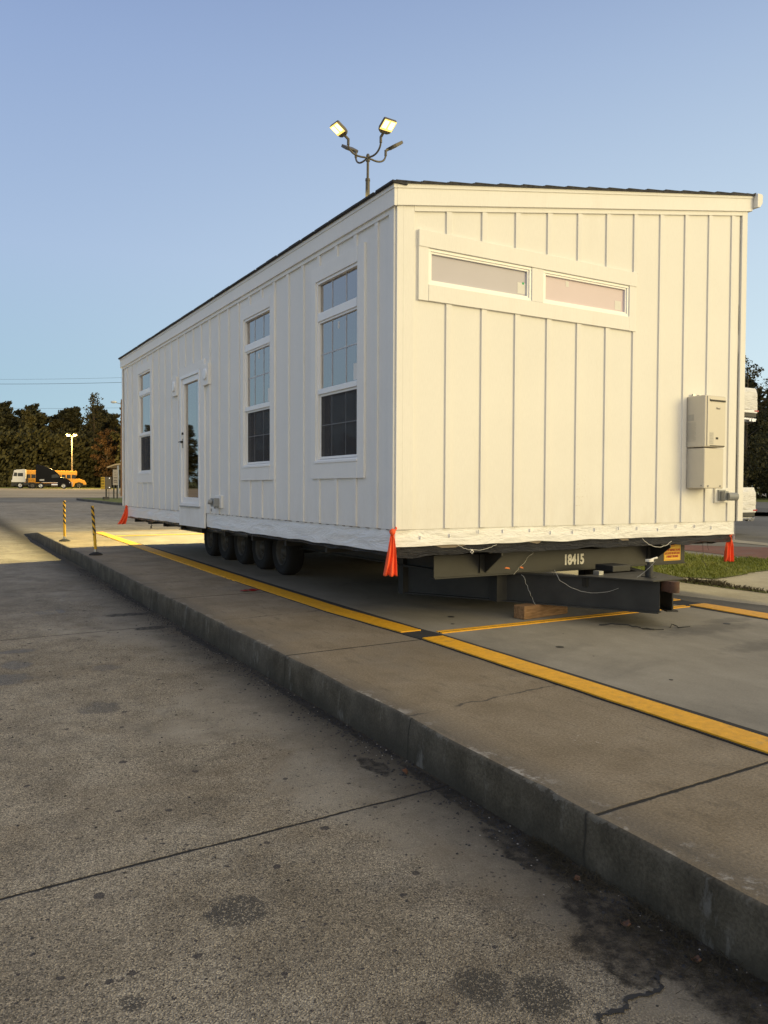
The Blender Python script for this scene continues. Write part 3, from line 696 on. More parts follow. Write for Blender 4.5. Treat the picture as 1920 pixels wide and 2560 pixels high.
# door
dr = MB(); th = .024
fbox(dr, fl, 5.40, 5.609, 1.03, 3.215, -.001, th); fbox(dr, fl, 6.621, 6.712, 1.03, 3.215, -.001, th); fbox(dr, fl, 5.6095, 6.6205, 3.092, 3.215, -.001, th+.001)
dr.build('door_casing', m_trim, home, bevel=.002)
dp = MB(); fbox(dp, fl, 5.40, 6.712, .715, 1.028, -.001, .0265); dp.build('door_base_panel', m_trim, home, bevel=.002)
fm = MB(); sash(fm, fl, 5.612, 6.618, 1.032, 3.09, .045, -.06, .034); dfm = fm.build('door_frame', m_vinyl, home, bevel=.002)
d = MB(); sash(d, fl, 5.66, 6.57, 1.078, 3.042, .085, -.045, .012); fbox(d, fl, 5.66, 6.57, 1.06, 1.078, -.04, .006)
door = d.build('door', m_vinyl, home, bevel=.003)
p = MB(); fbox(p, fl, 5.74, 6.49, 1.160, 2.960, -.03, -.024); p.build('glass_pane', m_glass, door)
h = MB(); h.cyl((-.012, 6.54, 2.05), (-.05, 6.54, 2.05), .016); h.tube([(-.045, 6.54, 2.05), (-.055, 6.57, 2.052), (-.053, 6.65, 2.05)], .007); h.box(-.016, -.011, 6.53, 6.55, 1.95, 2.10)
h.build('door_handle', m_dark, door)
h = MB(); h.cyl((-.012, 6.53, 2.18), (-.03, 6.53, 2.18), .02); h.build('door_lock', m_dark, door)
s2 = MB(); fbox(s2, fl, 5.60, 6.63, 1.012, 1.031, .0, .05); s2.build('door_sill', m_galv, home)
for (a, c) in ((6.80, 7.08), (5.156, 5.415)):
    b = MB(); fbox(b, fl, a, c, 2.815, 3.125, -.001, .045); lb = b.build('lamp_mounting_box', m_trim, home, bevel=.004)
    b = MB(); y = (a+c)/2; b.lathe([(-.045, .085), (-.058, .085), (-.062, .06), (-.058, .045), (-.064, .02), (-.064, 0)], (0, y, 2.97), 'x', 20); b.build('lamp_cover', m_vinyl, lb)
b = MB(); fbox(b, fl, 4.63, 4.905, 1.028, 1.208, -.001, .030); ob = b.build('outlet_board', m_trim, home, bevel=.003)
b = MB(); b.box(-.11, -.031, 4.70, 4.86, 1.05, 1.17); b.cyl((-.111, 4.78, 1.11), (-.16, 4.80, 1.12), .035); b.cyl((-.07, 4.78, 1.05), (-.07, 4.78, 1.02), .014)
b.build('socket_cover', m_greybox, ob, bevel=.006)
b = MB()
for k in range(3): fbox(b, fl, 5.12+.028*k, 5.138+.028*k, .972, 1.012, -.001, .003)
b.build('vent_slot', m_greybox, home)
# fascia and roof
OV = .042
f = MB()
def fascia(b, a, c, za, zc, hgt, th, inner):   # box following two plan points
    a = Vector(a); c = Vector(c); n = Vector(inner)*th
    vs = [(a.x, a.y, za), (c.x, c.y, zc), (c.x, c.y, zc+hgt), (a.x, a.y, za+hgt)]
    vs2 = [(x+n.x, y+n.y, z) for x, y, z in vs]
    b.add(vs+vs2, [(0, 1, 2, 3), (4, 5, 6, 7), (0, 1, 5, 4), (1, 2, 6, 5), (2, 3, 7, 6), (3, 0, 4, 7)])
HF = ZT-ZF
XR = W+.06
fascia(f, (-OV, -OV), (-OV, L+OV), ZF-SL*OV, ZF-SL*OV, HF-.035, .03, (1, 0)); fascia(f, (XR, -OV), (XR, L+OV), ZF+SL*XR, ZF+SL*XR, HF-.035, .03, (-1, 0))
fascia(f, (-OV+.031, -OV-.001), (XR-.031, -OV-.001), ZF-SL*.01, ZF+SL*(XR-.031), HF-.035, .03, (0, 1)); fascia(f, (-OV+.031, L+OV), (XR-.031, L+OV), ZF, ZF+SL*(XR-.031), HF-.035, .03, (0, -1))
f.build('fascia', m_trim, home, bevel=.002)
f = MB()
fascia(f, (-OV-.008, -OV-.008), (-OV-.008, L+OV+.008), ZT-.037-SL*OV, ZT-.037-SL*OV, .040, .03, (1, 0))
fascia(f, (-OV+.023, -OV-.010), (XR-.02, -OV-.010), ZT-.037-SL*.02, ZT-.037+SL*(XR-.02), .040, .03, (0, 1))
fascia(f, (XR+.006, -OV-.006), (XR+.006, L+OV), ZT-.037+SL*XR, ZT-.037+SL*XR, .04, .02, (-1, 0))
f.build('drip_edge', m_trim, home)
f = MB(); f.add([(-OV+.02, -OV+.02, ZF+.004), (XR-.02, -OV+.02, ZF+.004+SL*W), (XR-.02, L+OV-.02, ZF+.004+SL*W), (-OV+.02, L+OV-.02, ZF+.004)], [(0, 1, 2, 3)]); f.build('soffit', m_trim, home)
rf = MB(); prof = []; x = -OV-.025; cw = .143
while x < XR+.02:
    z = ZT+.004+SL*x; prof += [(x, z+.015), (min(x+cw, XR+.025), z+SL*cw+.003)]; x += cw
prof += [(XR+.025, ZT-.004+SL*XR), (-OV-.025, ZT-.004-SL*OV)]
yy0, yy1 = -OV-.028, L+OV+.028
rf.prism(prof, lambda u, v, d_: (u, d_, v), yy0, yy1)
# staggered tab ends along the low eave and the rake
for k in range(34):
    y0 = yy0+k*.325+random.uniform(-.03, .03); rf.box(-OV-.035, -OV+.12, y0+.01, min(y0+.315, yy1), ZT+.002-SL*OV, ZT+.018-SL*OV+random.uniform(0, .006))
for k in range(int((XR+OV)/.286)):
    x0 = -OV+k*.286; z = ZT+.012+SL*x0; rf.add([(x0, yy0-.004, z), (x0+.27, yy0-.004, z+SL*.27-.004), (x0+.27, yy0+.3, z+SL*.27-.004), (x0, yy0+.3, z), (x0, yy0-.004, z+.013), (x0+.27, yy0-.004, z+SL*.27+.0), (x0+.27, yy0+.3, z+SL*.27+.0), (x0, yy0+.3, z+.008)],
            [(0, 1, 2, 3), (4, 5, 6, 7), (0, 1, 5, 4), (1, 2, 6, 5), (2, 3, 7, 6), (3, 0, 4, 7)])
rf.build('roof', m_shingle, home)
gt = MB(); zz = ZT+SL*XR
gprof = [(XR+.01, zz-.15), (XR+.06, zz-.145), (XR+.105, zz-.09), (XR+.11, zz+.0), (XR+.09, zz+.015), (XR+.01, zz+.01)]
gt.prism(gprof, lambda u, v, d_: (u, d_, v), -OV-.06, L+.05); gt.build('gutter', m_trim, home, bevel=.004)
# floor, film, belly
b = MB(); b.box(.02, W-.12, .02, L-.3, .76, .80); b.box(.13, W-.13, .13, L-.32, ZS+.01, ZS+.03); b.build('floor', m_infloor, home)
b = MB(); b.box(.125, .13, .13, L-.13, 3.7, 3.72)
b = MB()
b.box(1.9, 1.95, .13, 5.0, ZS+.03, 3.9); b.box(.13, W-.13, 4.35, 4.40, ZS+.03, 3.9); b.box(.13, W-.13, 7.9, 7.95, ZS+.03, 3.9); b.box(.13, W-.13, .13, L-.13, 3.83, 3.85)
b.build('interior_wall', m_inwall, home)
def film(fn, u0, u1, z0, z1, w, m, name, seed, nu, amp=.012, wav=.012, wind=0):
    def f_(a, c):
        u = u0+(u1-u0)*a; z = z0+(z1-z0)*c
        k = 1-c
        d_ = noise.noise(Vector((u*2.1+seed+z*3, z*7, seed)))*amp*1.2+noise.noise(Vector((u*5, z*16+u*4, seed)))*amp*.3
        # stapled at the top, loose at the foot
        if c == 0: z += noise.noise(Vector((u*2.7, seed, 1)))*wav
        return fn(u, z, w+.001+(d_+amp*.6)*(.15+.85*min(1, k*1.5)))
    b = MB(); b.grid(f_, nu, 12); return b.build(name, m, home)
film(fl, .004, 5.40, .735, ZS+.004, -.012, m_film, 'plastic_film', 3, 150)
film(fl, 6.712, L-.3, .735, ZS+.004, -.012, m_film, 'plastic_film', 8, 100)
film(fe, .006, W-.12, .785, ZS+.004, -.012, m_film, 'plastic_film', 5, 150)
film(fe, .03, W-.14, .695, .80, -.022, m_belly, 'belly_wrap', 11, 120, .018, .03)
film(fl, .05, 5.4, .70, .76, -.03, m_belly, 'belly_wrap', 12, 120, .015, .02); film(fl, 6.7, L-.32, .70, .76, -.03, m_belly, 'belly_wrap', 13, 120, .015, .02)
film(fr, .0, L-.3, .72, ZS+.004, -.12, m_film, 'plastic_film', 15, 60); film(fb, 0, W, .72, ZS, -.3, m_film, 'plastic_film', 16, 40)
b = MB()
for i in range(60):   # staple line and rusty drips along the seam
    u = .1+i*.18+random.uniform(-.03, .03)
    if 5.36 < u < 6.75 or u > 10.5: continue
    fbox(b, fl, u, u+random.uniform(.02, .06), ZS-.006, ZS-.002, -.01, .003)
b.build('staple', m_rust, home)
b = MB()
for i in range(14):
    u = .3+i*.31+random.uniform(-.03, .03); z = .865+random.uniform(-.02, .02); fbox(b, fe, u, u+.002, z, z+.035, -.004, .010)
b.build('staple', m_vinyl, home)
b = MB(); b.grid(lambda a, c: (.05+(W-.2)*a, .03+(L-.36)*c, .715-.03*abs(math.sin(a*9))*1+noise.noise(Vector((a*20, c*40, 0)))*.02), 40, 60); b.build('belly_wrap', m_belly, home)
# chassis
b = MB()
for x in (1.06, 3.82): b.ibeam((x, .32, .585), (x, 10.4, .585), .10, .27)
build_islands(b, 'main_rail', m_steel2, home)
b = MB(); b.box(.63, 4.25, .302, .314, .445, .71); b.box(.63, 4.25, .285, .36, .433, .446); b.box(.63, 4.25, .285, .36, .70, .712); beam = b.build('front_header', m_steel, home, bevel=.002)
b = MB()
for x in (1.235, 3.655):
    b.add([(x, .302, .70), (x, .302, .50), (x, .285, .47), (x, .02, .66), (x, .02, .70), (x+.012, .302, .70), (x+.012, .302, .50), (x+.012, .285, .47), (x+.012, .02, .66), (x+.012, .02, .70)], [(0, 1, 2, 3, 4), (9, 8, 7, 6, 5), (0, 1, 6, 5), (1, 2, 7, 6), (2, 3, 8, 7), (3, 4, 9, 8)])
    b.box(x-.06, x+.07, .285, .30, .47, .70); b.box(x-.15, x+.01, .02, .30, .69, .70)
build_islands(b, 'outrigger', m_steel2, home)
b = MB()
for i in range(9):
    y = 1.6+1.1*i
    for x0, x1 in ((.12, 1.02), (3.86, W-.2)): b.box(x0, x1, y, y+.05, .62, .71)
    b.box(1.07, 3.81, y, y+.06, .58, .70)
build_islands(b, 'cross_member', m_steel2, home)
tg = MB()
for sx_ in (-1, 1):
    x0 = 2.44+sx_*1.38; x1 = 2.44+sx_*.09
    tg.ibeam((x0, 1.53, .29), (x1, -.95, .30), .11, .31, .013)
    tg.box(x0-.05, x0+.05, 1.48, 1.58, .13, .60)
tg.box(1.3, 3.6, 1.0, 1.06, .36, .44); tg.box(2.0, 2.9, -.35, -.25, .35, .44)
tg.prism([(2.22, -.98), (2.66, -.98), (2.95, -.30), (1.93, -.30)], lambda u, v, d_: (u, v, d_), .452, .462)
tg.box(1.5, 1.7, .42, .55, .14, .45); tongue = tg.build('tongue', m_steel2, home)
b = MB(); b.cyl((2.44, -1.03, .345), (2.44, -1.03, .45), .055, n=20); b.box(2.385, 2.495, -1.03, -.93, .350, .446); b.build('coupler', m_rust, tongue, bevel=.004)
b = MB(); b.cyl((2.44, -.74, .38), (2.44, -.74, .58), .038, n=18); b.cyl((2.44, -.74, .58), (2.44, -.74, .62), .02); b.box(2.40, 2.48, -.80, -.68, .45, .47); jk = b.build('jack', m_steel, tongue)
b = MB(); b.tube([(2.42, -.76, .625), (2.49, -.75, .64), (2.56, -.73, .645)], .010); b.box(2.41, 2.47, -.77, -.72, .612, .635); b.build('jack_handle', m_white, jk)
b = MB(); b.box(2.52, 2.78, -.2, .05, .455, .52); build_islands(b, 'winch_box', m_steel, tongue, bevel=.006)
b = MB(); b.box(2.14, 2.20, -.38, -.30, .462, .50); b.build('plug_box', m_galv, tongue)
# wheels
def wheel(x, y, s):
    rad = .345
    t_ = MB(); s1 = s
    pr = [(0, rad*.56), (.006, rad*.62), (-.012, rad*.80), (-.002, rad*.93), (.03, rad*.985), (.06, rad), (.16, rad), (.19, rad*.985), (.222, rad*.93), (.23, rad*.8), (.214, rad*.62), (.21, rad*.56)]
    for k, o in enumerate((0,)):
        t_.lathe([(o_*s1, r_) for o_, r_ in pr], (x, y, rad), 'x', 36)
    w_ = bpy.data.objects.new('wheel', None); COL.objects.link(w_); w_.parent = home
    ty = t_.build('tyre', m_tyre, w_)
    r_ = MB(); r_.lathe([(o_*s1, q) for o_, q in [(.004, rad*.575), (.0, rad*.55), (.04, rad*.50), (.07, rad*.46), (.075, rad*.28), (.05, rad*.24), (.02, rad*.14), (.015, rad*.1), (.012, 0)]], (x, y, rad), 'x', 30)
    for k in range(6):
        a = k*math.pi/3; r_.cyl((x+.085*s1, y+math.cos(a)*rad*.35, rad+math.sin(a)*rad*.35), (x+.05*s1, y+math.cos(a)*rad*.35, rad+math.sin(a)*rad*.35), .011, n=6)
    r_.build('rim', m_rim, w_); return w_
for i, y in enumerate((4.60, 5.43, 6.26, 7.07, 7.88)):
    for x, s in ((.86, 1), (W-.86, -1)):
        o = wheel(x, y, s); o.location.z = .0105*y-.002
b = MB()
for y in (4.60, 5.43, 6.26, 7.07, 7.88): b.cyl((.95, y, .345+.05), (W-.95, y, .345+.05), .035); b.box(1.0, 1.12, y-.35, y+.35, .44, .47); b.box(W-1.12, W-1.0, y-.35, y+.35, .44, .47)
build_islands(b, 'axle', m_steel2, home)
b = MB(); b.box(.25, .95, 8.5, 8.56, .60, .69); b.box(.2, .28, 4.2, 8.5, .64, .70); build_islands(b, 'fender_bracket', m_steel2, home)
# header writing and sticker
text_mesh('stencil_number', '18415', .150, m_white, beam, FACE_Y(2.458, .300, .547), .0012, .80, .006)
st = MB(); st.box(3.885, 4.172, .298, .301, .475, .699); sk = st.build('sticker', m_stick, beam)
b = MB(); sash(b, lambda u, z, w: (u, .298-w, z), 3.895, 4.162, .483, .691, .004, -.001, .001); sash(b, lambda u, z, w: (u, .298-w, z), 3.985, 4.07, .640, .677, .005, -.001, .001); b.build('sticker_border', m_red, sk)
text_mesh('sticker_text', 'SET UP INSTRUCTIONS\nLOCATED IN KITCHEN\nCABINET DRAWER', .038, m_red, sk, FACE_Y(4.028, .2965, .560), .0008, .66, .0012)
b = MB(); b.box(3.995, 4.06, .296, .2975, .655, .662); b.build('sticker_text', m_red, sk)
b = MB(); 
for x, z, w in ((1.50, .500, .07), (1.70, .497, .05)):
    b.add([(x, .2995, z), (x+w*.6, .2995, z-.008), (x+w, .2995, z-.012), (x+w*.9, .2995, z+.004), (x+w*.3, .2995, z+.012)], [(0, 1, 2, 3, 4)])
build_islands(b, 'orange_paint_scrap', mat('orange_scrap', (.75, .22, .06), .7), beam)
# wires and strings
def hang(a, b, sag, n=14, wig=.004):
    a = Vector(a); b = Vector(b); return [a.lerp(b, i/n)+Vector((random.uniform(-wig, wig), random.uniform(-wig, wig), -sag*4*(i/n)*(1-i/n)+random.uniform(-wig, wig))) for i in range(n+1)]
w1 = MB(); w1.tube(hang((.69, .0, .785), (.835, -.03, .735), .01), .0018, 5); w1.tube(hang((.835, -.03, .735), (1.16, .0, .775), .02), .0018, 5); w1.tube([(.82, -.03, .74), (.85, -.04, .72), (.835, -.035, .70), (.82, -.03, .715), (.84, -.035, .74)], .005, 5)
w1.tube(hang((3.17, -.01, .771), (3.64, -.01, .73), .075), .0028, 5); w1.tube(hang((1.93, .28, .70), (1.6, .28, .44), .0, 12, .012), .0015, 5); build_islands(w1, 'white_string', m_white, home)
w1 = MB(); w1.tube(hang((1.56, .10, .46), (1.63, -.02, .16), 0, 10, .012), .0015, 5)
w1.tube([(1.80, -.1, .46), (1.70, -.22, .52), (1.69, -.28, .46)]+hang((1.70, -.30, .42), (2.46, -.80, .62), 20*.01, 18, .004), .0018, 6); w1.build('brake_cable', m_galv, tongue)
w1 = MB(); w1.tube(hang((.12, 9.3, .72), (.14, 9.15, .56), 0, 8, .02), .006, 5); w1.tube(hang((.13, 9.15, .56), (.10, 9.0, .62), .02, 6, .02), .006, 5); w1.tube(hang((.1, 8.6, .70), (.1, 9.8, .70), .035), .012, 6); w1.build('loose_wire', m_steel2, home)
w1 = MB()
for x in (4.30, 4.38): w1.tube(hang((x, .1, .70), (x+.02, .08, .50 if x < 4.35 else .60), 0, 6, .006), .002, 4)
w1.tube(hang((4.30, .1, .5), (4.34, .05, .40), 0, 6, .01), .003, 4); build_islands(w1, 'loose_strand', m_steel2, home)
# water heater
hb = MB(); hb.box(3.872, 4.222, -.245, -.002, 1.790, 2.368); heater = hb.build('water_heater', m_heater, home, bevel=.012)
b = MB(); b.box(3.880, 4.216, -.238, -.004, 1.328, 1.780); b.build('pipe_cover', m_heater, heater, bevel=.010)
b = MB(); b.box(3.905, 4.215, -.2545, -.246, 1.80, 2.36); b.build('front_panel', m_heater, heater, bevel=.008)
b = MB(); b.box(3.945, 4.205, -.262, -.2546, 2.300, 2.318); b.box(3.95, 4.20, -.258, -.2546, 1.802, 1.810); b.box(4.05, 4.09, -.2565, -.2546, 1.878, 1.902); build_islands(b, 'exhaust_slot', m_dark, heater)
b = MB(); b.box(3.94, 4.205, -.266, -.2546, 2.318, 2.326); b.build('slot_hood', m_heater, heater)
text_mesh('maker_name', 'Rinnai', .030, m_print, heater, FACE_Y(4.085, -.2565, 2.225), .0006, .9, .001)
b = MB(); b.box(3.945, 4.012, -.2560, -.2546, 1.82, 1.955); pl_ = b.build('rating_label', mat('pale_label', (.50, .48, .43), .6), heater)
b = MB()
for k in range(7): b.box(3.95, 4.005-(k % 3)*.012, -.2566, -.2561, 1.832+.017*k, 1.835+.017*k)
b.build('label_print', m_print, pl_)
b = MB()
for k in range(16): b.box(3.8700, 3.8717, -.13+(.0 if k % 4 else .015), -.02, 1.86+.0135*k, 1.864+.0135*k)
b.box(3.8700, 3.8717, -.10, -.02, 2.09, 2.16); b.build('label_print', mat('light_print', (.47, .45, .40), .6), heater)
b = MB()
for x in (3.95, 4.16): b.cyl((x, -.2385, 1.355), (x, -.244, 1.355), .011, n=10)
b.cyl((3.878, -.205, 1.36), (3.874, -.205, 1.36), .008, n=8); build_islands(b, 'screw', m_print, heater)
b = MB(); b.box(3.93, 3.97, -.04, -.02, 2.37, 2.40); b.box(4.02, 4.05, -.05, -.02, 2.37, 2.395); build_islands(b, 'mounting_tab', m_galv, heater)
b = MB(); b.box(4.364, 4.600, -.024, -.001, 1.163, 1.335); ob = b.build('outlet_board', m_trim, home, bevel=.002)
b = MB(); b.box(4.405, 4.53, -.045, -.0245, 1.185, 1.315); b.box(4.43, 4.50, -.105, -.0455, 1.195, 1.300); b.cyl((4.47, -.11, 1.235), (4.58, -.15, 1.235), .048, n=20); b.build('socket_cover', m_greybox, ob, bevel=.005)

# ================================================================== THINGS ROUND THE HOME
def flag(loc, rz, hgt, w0, w1, label, lean=0, knot=.022):
    t_ = thing('warning_flag', loc, label, 'flag', 'orange warning flags tied to the corners of the home', rz)
    def f_(a, c):
        u = a-.5; z = -hgt*c; w = w0+(w1-w0)*c**.8
        return (u*w+lean*c*c, math.sin(a*15+c*2.5)*.017*(.35+c)+math.sin(a*6-c*5)*.008+noise.noise(Vector((a*3, c*4, loc[0])))*.014, z+noise.noise(Vector((a*4, 2, loc[1])))*.012*c)
    b = MB(); b.grid(f_, 18, 22); o = b.build('flag_cloth', m_orange, t_); so = o.modifiers.new('thick', 'SOLIDIFY'); so.thickness = .003
    b = MB(); b.lathe([(-.035, .004), (-.02, knot), (0, knot*1.3), (.02, knot), (.03, .004)], (0, 0, .0), 'z', 12); b.tube([(.02, 0, .01), (.035, .01, .03), (.03, .03, .04)], .008, 6); b.build('knot', m_orange, t_); return t_
flag((-.045, -.03, .925), R(-30), .39, .022, .125, 'orange warning flag hanging in folds from the near corner beside the header beam', -.015)
flag((4.70, .03, .755), R(-25), .30, .07, .11, 'short orange warning flag under the right corner below the water heater', 0, .01)
flag((-.02, 10.56, .82), R(-25), .36, .03, .17, 'orange warning flag blown sideways at the far corner beside the striped posts', -.10)
b = MB(); b.box(-.34, .34, -.072, .072, 0, .135); o = b.build('timber_block', m_wood, None, bevel=.008, label='short brown timber block under the trailer tongue', category='timber block')
o.location = (1.86, .145, .005); o.rotation_euler = (0, 0, R(8))
b = MB(); b.grid(lambda a, c: (.11*(a-.5)*2+.01*math.sin(c*9), .03*(c-.5)*2, .010+.010*math.sin(a*7)*math.sin(c*5)+.006*noise.noise(Vector((a*9, c*9, 0)))), 14, 6)
o = b.build('red_scrap', m_redscrap, None, label='flat red plastic scrap lying on the platform near the yellow line', category='litter'); o.location = (-.15, 3.21, .004)
so = o.modifiers.new('thick', 'SOLIDIFY'); so.thickness = .006
b = MB(); b.tube(hang((1.98, -.55, .012), (2.20, -.86, .012), -.02, 10, .006), .006, 6); b.tube([(2.20, -.86, .01), (2.28, -.95, .012), (2.22, -1.0, .02), (2.17, -.95, .03), (2.18, -.90, .012), (2.35, -1.0, .01)], .004, 6); b.build('loose_cable', m_steel2, None, label='thin black cable looped on the scale deck beneath the tongue tip', category='cable')
b = MB(); b.tube([(2.50, -.95, .008), (2.56, -.92, .03), (2.60, -.95, .012), (2.55, -1.0, .01), (2.72, -1.0, .008)], .005, 6)
b.build('loose_cable', m_steel2, None, label='short curled end of black cable on the deck right of the tongue tip', category='cable')

# striped posts
def stripe_mat():
    t = NT('black_yellow_stripes'); s = t.sep()
    n = t.n.new('ShaderNodeMath'); n.operation = 'FRACT'
    v = t.math('ADD', t.math('MULTIPLY', s[2], 9.0), t.math('MULTIPLY', s[0], 13.0)); t.l.new(v, n.inputs[0])
    k = t.math('MULTIPLY', t.math('GREATER_THAN', n.outputs[0], .52), t.math('GREATER_THAN', s[2], .36))
    ye = t.ramp(t.noise(9, 5, .7), [(.3, (.55, .30, .015)), (.7, (.80, .48, .03))])
    t.set('Base Color', t.mix(k, ye, (.02, .018, .016))); t.set('Roughness', .55); return t.m
m_stripe = stripe_mat()
def post(loc, lean, label):
    t_ = thing('marker_post', loc, label, 'marker post', 'striped marker posts on the platform edge')
    b = MB(); n = 8; b.tube([(lean*i/n, 0, .05+.84*i/n) for i in range(n+1)], [.027]*(n+1), 14); b.build('post_tube', m_stripe, t_)
    b = MB(); b.lathe([(0, .12), (.012, .12), (.03, .095), (.05, .045), (.055, .03)], (0, 0, 0), 'z', 24); b.build('rubber_base', m_black, t_)
    b = MB(); b.cyl((0, 0, .05), (lean*.06, 0, .105), .030, .029, 14); b.build('collar', m_galv, t_); return t_
post((-.915, 12.54, 0), -.005, 'upright black and yellow striped post farther along the platform edge')
post((-.92, 8.93, 0), -.055, 'nearer black and yellow striped post leaning slightly at the shadow edge')

# ------------------------------------------------------------------ flood light pole behind the home
FP = Vector((6.46, 12.2, 0)); TB = (cf*Vector((1, 1, 0))).normalized(); RB = Vector((TB.y, -TB.x, 0))
HZ = 10.2
fp = thing('flood_light_pole', (FP.x, FP.y, 0), 'tall bronze pole with four flood light heads rising behind the home roof', 'light pole')
b = MB(); b.cyl((0, 0, 0), (0, 0, HZ-1.0), .11, .055, 16); b.cyl((0, 0, HZ-1.0), (0, 0, HZ-.36), .033, .033, 14); b.cyl((0, 0, HZ-1.02), (0, 0, HZ-.96), .066, .06, 16); b.cyl((0, 0, 0), (0, 0, .5), .3, .3, 20)
pole = b.build('pole', m_pole, fp)
b = MB(); b.cyl((0, 0, HZ-.52), (0, 0, HZ-.36), .055, .045, 14); b.lathe([(0, .045), (.03, .03), (.04, 0)], (0, 0, HZ-.36), 'z', 14); b.build('hub', m_pole, fp)
def flood_head(dx, dy, lit, power=0):
    out = (RB*dx+TB*dy); out.z = 0; o_ = out.normalized(); side = Vector((-o_.y, o_.x, 0)); r0 = out.length
    a = MB(); pts = [Vector((0, 0, HZ-.44))+o_*.04]
    for i in range(9):
        k = i/8*math.pi/2; pts.append(Vector((0, 0, HZ-.44))+o_*(.12+(r0-.27)*math.sin(k))+Vector((0, 0, -.04*math.sin(2*k)+.22*(1-math.cos(k)))))
    a.tube(pts, .024, 10); arm = a.build('arm', m_pole, fp)
    tip = pts[-1]; a = MB(); a.cyl(tip-Vector((0, 0, .02)), tip+Vector((0, 0, .12)), .035, .035, 12)
    ax = (o_*math.cos(R(32))+Vector((0, 0, math.sin(R(32))))).normalized(); nn = side.cross(ax)
    if nn.z > 0: nn = -nn
    k0 = tip+Vector((0, 0, .12)); a.beam(k0-ax*.02, k0+ax*.16, .05, .045); a.build('knuckle', m_pole, arm)
    c = k0+ax*.32
    # housing: rounded plate
    hs = MB(); po = [(-.20, -.09), (-.16, -.16), (-.08, -.19), (.17, -.19), (.20, -.17), (.20, .17), (.17, .19), (-.08, .19), (-.16, .16), (-.20, .09)]
    hs.prism(po, lambda u, v, d_: c+ax*u+side*v+nn*d_, -.045, .03); hd = hs.build('lamp_head', m_pole, fp, bevel=.01)
    for s in (-1, 1):
        l_ = MB(); l_.obox(c+ax*.055+side*s*.09+nn*.034, ax*.100, side*.060, nn*.005); l_.build('lens', m_lamp if lit else m_greybox, hd)
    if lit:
        l_ = MB(); l_.obox(c+ax*.045+nn*.0315, ax*.145, side*.178, nn*.001); l_.build('glare_plate', m_lampglare, hd)  # added glowing plate behind the lenses, imitates their glare
    if power:
        ld = bpy.data.lights.new('flood_light', 'AREA'); ld.shape = 'RECTANGLE'; ld.size = .24; ld.size_y = .30; ld.energy = power; ld.color = (1.0, .82, .34); ld.spread = R(128)
        lo = bpy.data.objects.new('flood_light', ld); COL.objects.link(lo); lo.parent = fp; lo.location = c+nn*.06
        lo.rotation_euler = (-nn).to_track_quat('Z', 'Y').to_euler()
flood_head(-.62, -.42, True, FLOOD_W); flood_head(.42, -.60, True, FLOOD_W*.12); flood_head(-.42, .58, False); flood_head(.58, .42, False)

# ------------------------------------------------------------------ far yard
def PD(px, py, dep):   # point on a sight line (pixel of the 1920x2560 photo) at a real distance
    return CP + (cr*((px-960)/1975.67)-cu*((py-1280)/1975.67)+cf)*dep
rv = Vector((.8625, -.506, 0)).normalized(); yaw = math.atan2(rv.y, rv.x); YV = yaw+R(20.5)
k_ = 220/1659; U = 1/1975.67*133*k_
def veh(px0, dep):
    p = PD(px0*k_, 1221.5, dep); return Vector((p.x, p.y, LOW+.02))
def side(poly):   # zoom px -> local metres (x along travel, z up)
    return lambda ox: [((a-ox)*U, (545-c)*U) for a, c in poly]
m_cabwhite = mat('white_truck_paint', (.70, .69, .66), .35, var=.05, coat=.3)
m_trblack = mat('glossy_black_paint', (.006, .006, .007), .16, var=0); m_trblack.node_tree.nodes['Principled BSDF'].inputs['Specular IOR Level'].default_value = .12
m_bus = mat('school_bus_yellow', (.72, .33, .035), .4, var=.05)
m_winb = mat('dark_vehicle_glass', (.015, .017, .018), .08, var=0)
m_chrome = mat('chrome', (.7, .7, .7), .12, 1, var=0)
XZ = lambda u, v, d_: (u, d_, v)
def vwheel(parent, x, y, r_, m, s=-1, rimm=None):
    t_ = MB(); t_.lathe([(0, r_*.6), (-.01*s*-1, r_*.9), (.05, r_), (.22, r_), (.28, r_*.9), (.27, r_*.6)], (x, 0, r_), 'y', 24)
    for i, v in enumerate(t_.v): t_.v[i] = (v[0], y+v[1]*(-s), v[2])
    w_ = bpy.data.objects.new('wheel', None); COL.objects.link(w_); w_.parent = parent
    t_.build('tyre', m_tyre, w_)
    q = MB(); q.lathe([(.0, r_*.62), (.04, r_*.5), (.05, r_*.25), (.0, r_*.2), (-.02, 0)], (x, 0, r_), 'y', 20)
    for i, v in enumerate(q.v): q.v[i] = (v[0], y+v[1]*(-s), v[2])
    q.build('rim', rimm or m_cabwhite, w_)
# white yard tractor
yt = thing('yard_tractor', veh(215, 133.5), 'white cab-over yard tractor facing left parked behind the black semi', 'truck', rz=YV)
cabp = side([(215, 430), (213, 395), (228, 385), (235, 330), (255, 235), (262, 205), (300, 195), (440, 182), (460, 190), (462, 430)])(215)
b = MB(); b.prism(cabp, XZ, 0, 2.2); c_ = b.build('cab', m_cabwhite, yt, bevel=.04)
b = MB(); b.prism(side([(250, 315), (268, 245), (318, 250), (314, 318)])(215), XZ, -.012, 2.212); b.prism(side([(325, 318), (327, 255), (418, 252), (418, 318)])(215), XZ, -.012, 2.212); b.build('window', m_winb, c_)
b = MB(); b.box(2.4, 5.2, .45, 1.75, .55, .85); b.box(.0, 2.2, .1, 2.1, .45, .95); b.box(-.05, .35, .0, 2.2, .35, .85); b.box(2.3, 2.5, .2, 2.0, .5, 1.8); b.build('chassis', m_steel2, yt)
for x in (1.34, 2.9):
    for y, s in ((.02, -1), (2.18, 1)): vwheel(yt, x, y, .50, m_tyre, s)
